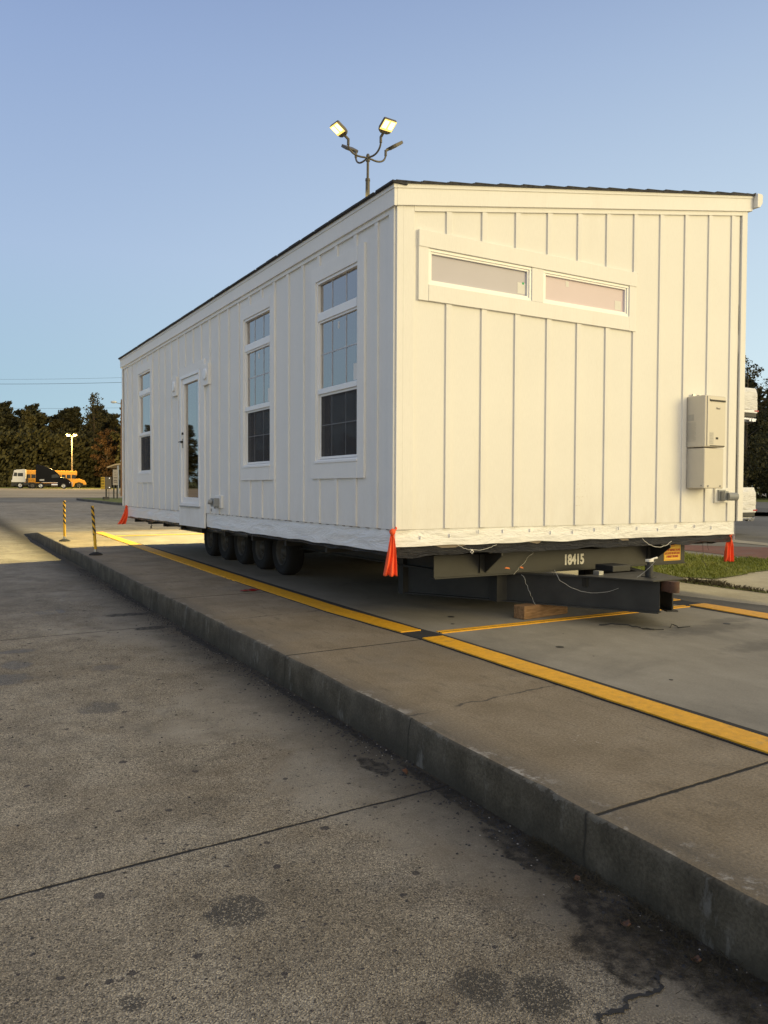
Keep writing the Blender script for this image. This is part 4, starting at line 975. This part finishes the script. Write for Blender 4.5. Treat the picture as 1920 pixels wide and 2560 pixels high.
# black semi
sm = thing('semi_tractor', veh(680, 133), 'glossy black sleeper semi tractor facing right in the gravel yard', 'truck', rz=YV)
bp_ = side([(672, 430), (678, 100), (690, 94), (730, 98), (850, 128), (950, 172), (1035, 228), (1085, 285), (1105, 325), (1200, 345), (1265, 380), (1300, 430), (1310, 512), (1215, 512), (1205, 460), (1165, 432), (1115, 460), (1095, 512), (1050, 512), (1050, 430)])(680)
b = MB(); b.prism(bp_, XZ, 0, 2.4); c_ = b.build('cab', m_trblack, sm, bevel=.06)
b = MB(); b.prism(side([(950, 345), (955, 285), (1050, 270), (1090, 330)])(680), XZ, -.01, 2.41); c_w = b.build('window', m_winb, c_)
b = MB(); b.prism(side([(742, 398), (742, 372), (822, 368), (822, 398)])(680), XZ, -.012, -.002); b.build('vent_panel', m_galv, c_)
b = MB(); b.box(-2.0, 4.4, .55, 1.85, .55, .9); b.build('chassis', m_steel2, sm)
b = MB(); b.cyl((2.4, .1, .62), (3.35, .1, .62), .27, n=16); b.build('fuel_tank', m_chrome, sm)
b = MB(); b.box(.9, 3.4, .0, .03, 1.0, 1.06); b.cyl((5.2, -.01, 1.05), (5.35, -.03, 1.0), .1, n=10); b.box(5.62, 5.68, .3, 2.1, .4, 1.2); build_islands(b, 'chrome_trim', m_chrome, sm)
for x in (.72, -.55, 4.29):
    for y, s in ((.02, -1), (2.38, 1)): vwheel(sm, x, y, .50, m_tyre, s, m_rim if x == -.55 else m_galv)
# school bus behind
sb = thing('school_bus', veh(455, 138), 'orange school bus facing right half hidden behind the trucks', 'bus', rz=YV)
K2 = 138/133
bb_ = [(u*K2, v*K2) for u, v in side([(455, 440), (455, 215), (470, 205), (1370, 212), (1385, 230), (1385, 280), (1330, 360), (1430, 362), (1520, 392), (1550, 440), (1555, 470), (1500, 478), (1490, 450), (1420, 425), (1350, 450), (1330, 515), (1295, 515), (1295, 470), (455, 470)])(455)]
b = MB(); b.prism(bb_, XZ, 0, 2.4); c_ = b.build('body', m_bus, sb, bevel=.05)
b = MB()
for i in range(10):
    x0 = .35+i*.82; b.box(x0, x0+.66, -.012, 2.412, 1.75, 2.42)
b.build('window', m_winb, c_)
b = MB(); b.prism([(u*K2, v*K2) for u, v in side([(1312, 355), (1312, 285), (1372, 285), (1340, 355)])(455)], XZ, -.014, 2.414); b.build('windscreen', m_winb, c_)
b = MB(); b.box(.2, 7.4, -.014, -.002, 1.42, 1.46); b.box(.2, 7.4, -.014, -.002, 1.02, 1.06); b.build('black_rail', m_dark, c_)
b = MB(); b.box(9.2, 10.15, .1, 2.3, .45, .75); b.box(.3, 8, .3, 2.1, .4, .8); build_islands(b, 'bumper', m_steel2, sb)
for x in (2.2, 8.95):
    for y, s in ((.02, -1), (2.38, 1)): vwheel(sb, x, y, .56, m_tyre, s, m_rim)
# far lamp pole
q = PD(935*320/1659, 1200, 142); fl_ = thing('twin_lamp_pole', (q.x, q.y, LOW), 'slim pale pole with two lit yellow lamps in the gravel yard', 'light pole', rz=yaw)
b = MB(); b.cyl((0, 0, 0), (0, 0, 9.4), .14, .08, 10); b.box(-.62, .62, -.04, .04, 9.3, 9.38); b.build('pole', mat('pale_pole', (.13, .11, .08), .6), fl_)
m_lampfar = emit_mat('lit_yellow_lamp', (1.0, .66, .15), 2.2)
for x in (-.62, .62):
    b = MB(); b.box(x-.16, x+.16, -.05, .25, 9.38, 9.55); hd = b.build('lamp_head', m_pole, fl_)
    b = MB(); b.lathe([(-.28, .0), (-.27, .18), (-.2, .28), (-.1, .33), (0, .33)], (x, 0, 9.66), 'z', 14)
    for i, v in enumerate(b.v): b.v[i] = (v[0], v[1]-.12, v[2])
    b.build('lens', m_lampfar, hd)
ld = bpy.data.lights.new('yard_light', 'POINT'); ld.energy = 9000; ld.color = (1.0, .68, .22); ld.shadow_soft_size = .5
lo = bpy.data.objects.new('yard_light', ld); COL.objects.link(lo); lo.parent = fl_; lo.location = (0, -2.0, 8.6)
# yellow sign box
def scaled(px, py, dep): return PD(px, py, dep)
o3 = 100/1164
q = PD(230+415*o3, 1100+1720*o3, 58.5); sg = thing('intercom_box', (q.x, q.y, -.10), 'dark box with a yellow notice face on a short post on the grass island', 'sign box')
th_ = yaw+R(58); c1 = Vector((math.cos(th_), math.sin(th_), 0)); c2 = Vector((-c1.y, c1.x, 0))
b = MB(); b.obox((0, 0, 1.22), c1*.30, c2*.22, Vector((0, 0, .455))); bx = b.build('housing', mat('dark_brown_box', (.055, .045, .038), .5), sg, bevel=.01)
b = MB(); b.obox(Vector((0, 0, 1.22))-c1*.305, c1*.004, c2*.21, Vector((0, 0, .44))); fc = b.build('notice_face', mat('yellow_notice', (.95, .55, .02), .5, var=.02), bx)
b = MB()
for k, (n, w) in enumerate(((4, .05), (5, .06), (6, .05), (4, .05))):
    for j in range(n):
        c0 = Vector((0, 0, 1.56-.2*k))-c1*.311+c2*(.15-.3*j/(n-1)); b.obox(c0, c1*.001, c2*.014, Vector((0, 0, w)))
        b.obox(c0+c2*.014, c1*.001, c2*.02, Vector((0, 0, .01)))
b.build('notice_print', m_dark, fc)
b = MB()
for z in (1.58, .90): b.cyl(Vector((0, 0, z))-c2*.221+c1*.10, Vector((0, 0, z))-c2*.245+c1*.10, .03, n=10)
build_islands(b, 'bolt', emit_mat('glowing_glint_stud', (1, .95, .85), .8), bx)  # glint on the studs made by emission; they are no lamps
b = MB(); b.box(-.05, .05, -.05, .05, 0, .78); b.box(-.22, .2, -.15, .15, 0, .2); b.cyl((.17, -.1, 0), (.17, -.1, .8), .018); b.build('post', m_steel, sg)
# grey sign
q = PD(230+690*o3, 1100+1725*o3, 61); sg = thing('notice_sign', (q.x, q.y, -.10), 'grey notice board on two dark posts beside the yellow box', 'sign')
th_ = yaw+R(30); c1 = Vector((math.cos(th_), math.sin(th_), 0)); c2 = Vector((-c1.y, c1.x, 0))
b = MB(); b.obox((-.02, 0, 1.66), c1*.19, c2*.012, Vector((0, 0, .60))); pn = b.build('panel', mat('grey_sign_face', (.26, .235, .22), .6), sg)
b = MB()
for z, h_ in ((1.62, .04), (1.42, .05), (1.28, .04)): b.obox(Vector((-.02, 0, z))-c2*.0135, c1*.13, c2*.001, Vector((0, 0, h_)))
for z in (2.05, 1.9, 1.8): b.obox(Vector((-.02, 0, z))-c2*.0135, c1*.08, c2*.001, Vector((0, 0, .015)))
b.build('sign_print', mat('dark_sign_print', (.09, .08, .085), .6), pn)
for s in (-1, 1):
    b = MB(); b.obox(Vector((s*.13+.0, .05, 1.05)), (.05, 0, 0), (0, .05, 0), (0, 0, 1.05)); b.build('post', m_steel, sg)
# utility pole with street lamp and the wires
q = PD(305.5, 1240, 77); up = thing('utility_pole', (q.x, q.y, LOW), 'brown wooden utility pole carrying a small street lamp by the house edge', 'utility pole', rz=yaw)
b = MB(); b.cyl((0, 0, 0), (0, 0, 9.4), .17, .11, 12); b.build('pole', mat('brown_pole_wood', (.22, .13, .065), .85, var=.2), up)
b = MB(); b.tube([(0, 0, 8.3), (0, 0, 8.75), (-.08, 0, 8.95), (-.3, 0, 9.02), (-.55, 0, 9.08)], .035, 8); b.build('lamp_arm', m_galv, up)
b = MB(); b.lathe([(-.30, .0), (-.26, .08), (-.1, .13), (.1, .12), (.26, .07), (.28, 0)], (-.80, 0, 9.14), 'x', 14); b.build('lamp_head', mat('pale_lamp_head', (.6, .62, .62), .4), up)
b = MB(); b.box(-.13, .13, -.13, .13, 3.4, 3.5); b.box(-.13, .13, -.13, .13, .7, .78); build_islands(b, 'pole_band', m_galv, up)
def wire(pa, pb, sag, label, r_=.018):
    b = MB(); b.tube(hang(pa, pb, sag, 30, 0), r_, 5); b.build('power_line', m_steel2, None, label=label, category='power line', group='power lines over the far yard')
wire(PD(-700, 915, 92), PD(420, 940, 70), .8, 'uppermost thin power line crossing the sky left of the home', .009)
wire(PD(-700, 926, 92), PD(420, 952, 70), .8, 'lower and darker power line of the pair crossing the sky', .016)
wire(PD(-700, 985, 92), PD(305.5, 1019.5, 77), .6, 'pale power line running in front of the trees to the utility pole', .010)
q = PD(352, 1200, 74); h_ = thing('utility_pole', (q.x, q.y, LOW), 'tall wooden utility pole hidden behind the far end of the home', 'utility pole'); b = MB(); b.cyl((0, 0, 0), (0, 0, 12.6), .18, .11, 10); b.build('pole', m_bark, h_)
# canopy
q = PD(230+660*o3, 1200, 92); cn = thing('open_canopy', (q.x, q.y, LOW), 'low open canopy with a pale curved roof edge behind the signs', 'canopy', rz=yaw)
b = MB(); b.prism([(-.9, 3.1), (0, 3.45), (1.4, 3.62), (9, 3.7), (9, 3.55), (1.4, 3.48), (0, 3.3), (-.9, 2.98)], XZ, 0, 6); b.build('roof', mat('pale_canopy_roof', (.48, .38, .22), .6), cn)
b = MB()
for x in (.3, 8.5):
    for y in (.3, 5.7): b.box(x-.08, x+.08, y-.08, y+.08, 0, 3.4)
build_islands(b, 'post', m_galv, cn)

# ------------------------------------------------------------------ car carrier with two wrapped cars (right background)
CX, CY = 16.58, 7.82      # rear right corner of the cars
m_carwhite = mat('white_car_paint', (.80, .80, .80), .25, var=0, coat=.8)
m_wrap = film_mat('car_protective_film', (.80, .79, .77), .35, .8, 1.6)
m_tail = mat('red_tail_lamp', (.35, .02, .02), .2, var=0)
m_silver = mat('silver_trim', (.45, .45, .46), .3, .7, var=0)
def suv(loc, label):
    t_ = thing('wrapped_suv', loc, label, 'car', 'film-wrapped white cars on the car carrier')   # origin: rear centre on deck, +y forward
    st = [(.00, .92, .38, .98, .84), (.06, .93, .32, 1.02, .86), (.25, .95, .30, 1.10, .88), (.55, .96, .30, 1.12, .88), (2.4, .97, .28, 1.08, .88), (3.6, .96, .28, 1.03, .84), (4.4, .93, .30, .92, .74), (4.72, .82, .40, .72, .62)]
    b = MB(); rings = []
    for y, w, z0, z1, wt in st:
        rings.append([(-w*.86, y, z0), (-w, y, z0+.14), (-w, y, z0+(z1-z0)*.62), (-wt, y, z1), (wt, y, z1), (w, y, z0+(z1-z0)*.62), (w, y, z0+.14), (w*.86, y, z0)])
    n = 8; b.add([p for r_ in rings for p in r_], [(i*n+k, i*n+(k+1) % n, (i+1)*n+(k+1) % n, (i+1)*n+k) for i in range(len(st)-1) for k in range(n)], True)
    b.add(rings[0], [tuple(range(n))]); b.add(rings[-1], [tuple(range(n))]); body = b.build('body', m_carwhite, t_, bevel=.03)
    b = MB(); cb = [(.12, .78, 1.0), (.32, .74, 1.30), (.62, .68, 1.60), (1.3, .66, 1.68), (2.4, .66, 1.66), (3.0, .68, 1.45), (3.7, .76, 1.02)]
    rings = [[(-w-.06, y, .98), (-w, y, z), (w, y, z), (w+.06, y, .98)] for y, w, z in cb]
    b.add([p for r_ in rings for p in r_], [(i*4+k, i*4+k+1, (i+1)*4+k+1, (i+1)*4+k) for i in range(len(cb)-1) for k in range(3)], True); b.add(rings[0], [(0, 1, 2, 3)]); b.build('cabin_wrap', m_wrap, t_)
    b = MB(); b.grid(lambda a, c: ((a-.5)*1.74, -.045-.02*math.sin(a*3.1)+noise.noise(Vector((a*6, c*5, loc[2])))*.02-.02*(1-c)+.20*max(0, c-.75)*1.2, .62+.60*c), 24, 14); b.build('tailgate_wrap', m_wrap, t_)
    b = MB(); b.box(-.86, .86, -.05, .02, .40, .52); b.box(.62, .90, -.03, .1, .52, .60); b.build('rear_bumper', m_steel, t_, bevel=.02)
    b = MB(); b.box(-.88, .88, -.07, .0, .52, .62); b.build('bumper_edge', m_carwhite, t_, bevel=.02)
    b = MB(); b.box(-.84, .84, -.065, .0, .33, .375); 
    for s in (-1, 1): b.cyl((s*.66, -.09, .33), (s*.66, .1, .33), .05, n=14); b.box(s*.66-.14, s*.66+.14, -.075, 0, .285, .375)
    b.build('exhaust_trim', m_chrome, t_, bevel=.008)
    for s in (-1, 1):
        b = MB(); b.obox((s*.83, -.045, .585), (.09, 0, 0), (0, .03, 0), (0, 0, .02)); b.obox((s*.80, .14, 1.08), (.08, 0, 0), (0, .06, 0), (0, 0, .08)); build_islands(b, 'tail_lamp', m_tail, t_)
        for y in (.95, 3.75):
            w_ = bpy.data.objects.new('wheel', None); COL.objects.link(w_); w_.parent = t_
            q = MB(); q.lathe([(0, .2), (.0, .33), (.05, .36), (.2, .36), (.24, .33), (.24, .2)], (0, 0, 0), 'x', 24)
            q.v = [(s*(.97-v[0]), y+v[1], .36+v[2]) for v in q.v]; q.build('tyre', m_tyre, w_)
            q = MB(); q.lathe([(.02, .2), (.05, .15), (.03, 0)], (0, 0, 0), 'x', 20); q.v = [(s*(.97-v[0]), y+v[1], .36+v[2]) for v in q.v]; q.build('rim', m_silver, w_)
    return t_
suv((CX-.97, CY, .10), 'white film-wrapped car on the lower deck of the carrier at the right edge')
suv((CX-.95, CY+.05, 2.86), 'white film-wrapped car on the upper deck of the carrier at the right edge')
cc = thing('car_carrier', (CX-.98, CY, 0), 'dark double deck car carrier trailer standing behind the right corner of the home', 'car carrier')
b = MB(); b.box(-1.15, .9, .9, 14, .06, .12); b.box(-1.2, -1.1, .6, 14, .12, .3); build_islands(b, 'lower_deck', m_steel, cc)
b = MB(); b.box(-1.12, .86, .6, 14, 2.72, 2.79); b.box(.86, .92, .5, 14, 2.6, 2.86); b.box(-1.18, -1.12, .5, 14, 2.6, 2.86); b.beam((-.9, .1, 2.70), (.7, .6, 2.66), .08, .12); build_islands(b, 'upper_deck', m_steel, cc)
b = MB()
for y in (2.3, 6.5, 11):
    for x in (-1.2, .5): b.box(x-.07, x+.07, y, y+.16, .1, 2.72)
b.beam((.5, 1.3, 1.2), (.5, 2.5, 2.7), .08, .1); b.box(-1.0, .45, 1.25, 1.33, 1.62, 1.66); build_islands(b, 'post', m_steel, cc)
for y in (8, 9.2):
    for s in (-1, 1):
        q = MB(); q.lathe([(0, .25), (0, .45), (.05, .48), (.2, .48), (.25, .45), (.25, .25)], (0, 0, 0), 'x', 20); q.v = [(s*(1.2-v[0])-.1, y+v[1], .48+v[2]) for v in q.v]; q.build('wheel', m_tyre, cc)

# ================================================================== TREES
def leaf_cloud(b, c, rx, rz, n, s, rng):
    for _ in range(n):
        while True:
            p = Vector((rng.uniform(-1, 1), rng.uniform(-1, 1), rng.uniform(-1, 1)))
            if p.length < 1: break
        p = p*(.55+.45*rng.random()**.3) if p.length > .1 else p
        q = Vector(c)+Vector((p.x*rx, p.y*rx, p.z*rz))
        a = Vector((rng.gauss(0, 1), rng.gauss(0, 1), rng.gauss(0, .7))).normalized(); u = a.orthogonal().normalized(); w = a.cross(u); k = s*rng.uniform(.6, 1.4)
        b.add([q-u*k, q+w*k*.55, q+u*k, q-w*k*.55], [(0, 1, 2, 3)])
def make_tree(kind, H, seed, leafs, label, group, leafmat, s=.22):
    rng = random.Random(seed); t_ = thing('pine_tree' if kind == 'pine' else 'broadleaf_tree', (0, 0, 0), label, 'tree', group)
    tr = MB(); n = 9; lean = rng.uniform(-.3, .3)
    tr.tube([(lean*(i/n)**2, rng.uniform(-.06, .06), H*.93*i/n) for i in range(n+1)], [.24*(1-.85*i/n)*H/16+.02 for i in range(n+1)], 8)
    cr_ = MB(); nb = 34 if kind == 'pine' else 30
    z0 = H*(.30 if kind == 'pine' else .16)
    for i in range(nb):
        f_ = i/(nb-1); z = z0+(H*.97-z0)*f_; a = i*2.399+rng.uniform(-.4, .4)
        if kind == 'pine': reach = H*.17*(1-f_*.72)*rng.uniform(.55, 1.1)
        else: reach = H*.27*math.sin(math.pi*(.16+.78*f_))**.8*rng.uniform(.45, 1.1)
        tip = Vector((math.cos(a)*reach, math.sin(a)*reach, z+rng.uniform(-.2, .6)*(1 if kind == 'pine' else 1.3)))
        st = Vector((lean*(z/H)**2, 0, max(.5, z-reach*.35)))
        tr.tube([st, st.lerp(tip, .5)+Vector((0, 0, .15)), tip], [.06*(1.2-f_), .035, .012], 5)
        for k, fr_ in enumerate((.5, .8, 1.05)):
            p = st.lerp(tip, fr_)+Vector((rng.uniform(-.4, .4), rng.uniform(-.4, .4), rng.uniform(-.3, .4)))
            R0 = (H*.062 if kind == 'pine' else H*.075)*rng.uniform(.6, 1.25)*(1.1-.35*f_)
            leaf_cloud(cr_, p, R0, R0*.72, int(leafs*rng.uniform(.6, 1.3)), s, rng)
    leaf_cloud(cr_, (lean, 0, H*.965), H*.035, H*.05, leafs, s, rng)
    tr.build('trunk', m_bark, t_); cr_.build('crown', leafmat, t_); return t_
GW = 'trees of the dark wood beyond the gravel yard'; LW = 'tall dark tree standing in the wood beyond the gravel yard'
protos = [make_tree('pine', 16, 1, 44, LW, GW, m_leaf, .24), make_tree('pine', 15, 2, 58, LW, GW, m_leaf2, .25), make_tree('broad', 15, 3, 55, LW, GW, m_leaf, .32), make_tree('broad', 14, 4, 55, LW, GW, m_leaf2, .32), make_tree('pine', 17, 5, 42, LW, GW, m_leaf, .30)]
rng = random.Random(21); spots_ = []
for row in range(4):
    az = -62.0
    while az < 68:
        d_ = 178+row*6+rng.uniform(-2, 2)
        if az > 45: d_ = 125-row*0+row*6
        if az > 12 and az < 45: d_ = 160+row*6
        if row > 2 and (az < 0 or az > 14): az += 2.0; continue
        step = 1.15 if -2 < az < 14 else 2.0
        if not (16 < az+rng.uniform(-.6, .6) < 44): spots_.append((az+rng.uniform(-.5, .5), d_, row))
        az += step
first = True; used = 0
for i, (az, d_, row) in enumerate(spots_):
    x = CP.x+math.sin(R(az))*d_; y = CP.y+math.cos(R(az))*d_; s = rng.uniform(.96, 1.03)*(1.02+.015*row)*(.78 if az < -3 else 1)
    p = protos[i % 5]
    if used < 5 and i < 5:
        p.location = (x, y, LOW); p.rotation_euler = (0, 0, rng.uniform(0, 6)); p.scale = (s, s, s); used += 1
    else: copy_tree(p, (x, y, LOW), rng.uniform(0, 6.28), LW, GW, (s*rng.uniform(.9, 1.15), s*rng.uniform(.9, 1.15), s))
q = PD(238, 1200, 162); t_ = make_tree('pine', 19.0, 31, 22, 'tallest pine tree poking above the wood left of the utility pole', GW, m_leaf2); t_.location = (q.x, q.y, LOW)
q = PD(268, 1200, 154); t_ = make_tree('broad', 11.5, 33, 40, 'rusty autumn-coloured tree at the front of the wood left of the home', GW, m_leafr); t_.location = (q.x, q.y, LOW)
# undergrowth at the foot of the wood
b = MB(); rng = random.Random(5)
for i in range(1100):
    az = (rng.uniform(-2, 14) if i % 2 else rng.uniform(-62, 16)) if i < 950 else rng.uniform(44, 68); d_ = rng.uniform(168, 176)
    if az > 40: d_ = rng.uniform(112, 120)
    leaf_cloud(b, (CP.x+math.sin(R(az))*d_, CP.y+math.cos(R(az))*d_, LOW+rng.uniform(.3, 10.5)), 2.4, 2.0, 46, .40, rng)
b.build('undergrowth', m_leaf, None, kind='stuff', label='dark undergrowth along the foot of the wood', category='undergrowth')
# trees at the right edge
GR = 'trees behind the car carrier'
specs = [(1862, 100, 17.5, 'broad', 41, 'tall open-crowned tree rising above the wrapped car at the right edge', m_leaf2), (1935, 92, 12.2, 'broad', 42, 'rounder lower tree cut off by the right edge of the view', m_leaf), (1800, 104, 15, 'broad', 43, 'tree mostly hidden behind the right end of the home', m_leaf), (1990, 96, 13, 'broad', 44, 'tree just outside the right edge of the view', m_leaf), (2080, 100, 15, 'pine', 45, 'pine tree beyond the right edge of the view', m_leaf)]
for px, dep, H, kd, sd_, lab, lm in specs:
    q = PD(px, 1200, dep); t_ = make_tree(kd, H, sd_, 34, lab, GR, lm, .16); t_.location = (q.x, q.y, LOW); t_.rotation_euler = (0, 0, 1.3)
b = MB()
for i in range(150):
    q = PD(rng.uniform(1700, 2300), 1200, rng.uniform(88, 98)); leaf_cloud(b, (q.x, q.y, LOW+rng.uniform(.3, 5.2)), 1.8, 1.5, 60, .17, rng)
b.build('hedge_growth', m_leaf2, None, kind='stuff', label='dense bushes along the far side of the road at the right', category='bushes')

# ================================================================== GROUND LITTER AND GRASS
m_blade = foliage_mat('grass_blades', (.07, .085, .015), (.13, .15, .03), (.22, .21, .06))
m_dry = foliage_mat('dry_grass', (.03, .026, .015), (.065, .055, .035), (.13, .11, .075))
def blades(pts, h0, h1, m, name, label, w=.004):
    b = MB(); rng = random.Random(9)
    for x, y, z in pts:
        a = rng.uniform(0, 6.28); h = rng.uniform(h0, h1); l = rng.uniform(.2, 1.0)*h; u = Vector((math.cos(a), math.sin(a), 0)); v = Vector((-u.y, u.x, 0))*w; p = Vector((x, y, z))
        b.add([p-v, p+v, p+u*l*.4+Vector((0, 0, h*.7))+v*.6, p+u*l+Vector((0, 0, h))], [(0, 1, 2), (0, 2, 3)])
    return b.build(name, m, None, kind='stuff', label=label, category='grass')
def inside(p, poly):
    x, y = p; r_ = False
    for (a, b_), (c, d_) in zip(poly, poly[1:]+poly[:1]):
        if (b_ > y) != (d_ > y) and x < (c-a)*(y-b_)/(d_-b_)+a: r_ = not r_
    return r_
rng = random.Random(3); pts = []
while len(pts) < 16000:
    p = (rng.uniform(5.5, 10.2), rng.uniform(1.2, 7.5))
    if inside(p, gp): pts.append((p[0], p[1], .012))
blades(pts, .025, .075, m_blade, 'verge_grass', 'short green grass on the verge right of the scale', .006)
pts = []
while len(pts) < 1500:
    p = (rng.uniform(5.4, 6.2), rng.uniform(0, 2.7))
    if inside(p, gp2): pts.append((p[0], p[1], .008))
blades(pts, .02, .06, m_dry, 'fringe_grass', 'yellowish grass fringe between pavement and path', .005)
pts = []
for i in range(2600):
    y = rng.uniform(-5.6, -3.35); wd = .05+.26*max(0, min(1, (-3.3-y)/1.0)); x = kx(y)-.02-abs(rng.gauss(0, .45))*wd
    if noise.noise(Vector((x*6, y*5, 0))) > -.15: pts.append((x, y, LOW))
b = MB()
for x, y, z in pts:
    a = rng.uniform(0, 6.28); l = rng.uniform(.02, .07); u = Vector((math.cos(a), math.sin(a), rng.uniform(0, .35))); v = Vector((-u.y, u.x, 0))*.0016; p = Vector((x, y, z+rng.uniform(.003, .02)))
    b.add([p-v, p+v, p+u*l*.6+v, p+u*l], [(0, 1, 2, 3)])
b.build('gutter_weeds', m_dry, None, kind='stuff', label='matted dry grass and weeds in the gutter at the kerb foot', category='weeds')
m_grit = mat('dark_grit', (.02, .019, .019), .8, var=.5, vs=40); m_lgrit = mat('pale_grit', (.30, .28, .25), .8, var=.3)
def grit(n, m, name, label, fx, smin, smax):
    b = MB(); rng = random.Random(n)
    for _ in range(n):
        x, y = fx(rng); s = rng.uniform(smin, smax); z = LOW
        vs = [(x+s*rng.uniform(.6, 1.2)*math.cos(k*1.257), y+s*rng.uniform(.6, 1.2)*math.sin(k*1.257), z) for k in range(5)]
        b.add(vs+[(x, y, z+s*rng.uniform(.3, .9))], [(k, (k+1) % 5, 5) for k in range(5)])
    return b.build(name, m, None, kind='stuff', label=label, category='grit')
def near_kerb(rng): y = rng.uniform(-5, 9)**1; return kx(y)-.015-abs(rng.gauss(0, .10)), y
def wide(rng): return rng.uniform(-4.4, -1.4), rng.uniform(-5.2, 3)
grit(3200, m_grit, 'gutter_grit', 'dark grit and dirt along the foot of the kerb', near_kerb, .003, .012)
grit(420, m_grit, 'scattered_grit', 'dark bits of grit scattered on the lot concrete', wide, .003, .010)
grit(260, m_lgrit, 'pale_grit', 'pale crumbs of concrete along the gutter', near_kerb, .002, .006)
# jagged crack running to the gutter
cp = [(-1.56, -4.30), (-1.60, -4.31), (-1.63, -4.36), (-1.70, -4.35), (-1.76, -4.33), (-1.80, -4.37), (-1.86, -4.36), (-1.91, -4.35), (-1.93, -4.42), (-1.98, -4.5), (-2.0, -4.7)]
b = MB(); v = []
pp = jag(cp, .0, .02)[:-30] if False else []
for (a, b_), (c, d_) in zip(cp, cp[1:]):
    for i in range(6): pp.append((a+(c-a)*i/6+random.uniform(-.006, .006), b_+(d_-b_)*i/6+random.uniform(-.006, .006)))
for x, y in pp: w = random.uniform(.003, .013); v += [(x+random.uniform(-.002, .002), y-w, LOW+.004), (x, y+w, LOW+.004)]
b.add(v, [(2*i, 2*i+1, 2*i+3, 2*i+2) for i in range(len(pp)-1)]); structure(b.build('ground_crack', m_dark))
# leaves and scraps near the gutter
m_lfb = mat('brown_leaf', (.11, .05, .025), .7, var=.3)
leafs = [(-1.46, -4.05, .03, 'small curled orange leaf in the gutter weeds'), (-1.38, -3.72, .02, 'tiny brown leaf by the kerb foot above the weeds'), (-1.42, -4.32, .025, 'reddish leaf at the bottom right of the gutter'), (-1.36, -2.38, .035, 'brown twig scrap beside the kerb at the lot joint')]
for x, y, s, lab in leafs:
    b = MB(); b.grid(lambda a, c: ((a-.5)*s*1.5, (c-.5)*s*.9*math.sin(math.pi*min(.98, max(.02, a)))+.004*math.sin(a*9), .006+.008*math.sin(a*4+c*3)), 10, 4); o = b.build('fallen_leaf', m_lfb, None, label=lab, category='leaf', group='fallen leaves in the gutter'); o.location = (x, y, LOW+.01); o.rotation_euler = (0, .1, x*9+y)
    so = o.modifiers.new('thick', 'SOLIDIFY'); so.thickness = .001
print('objects', len(bpy.data.objects))
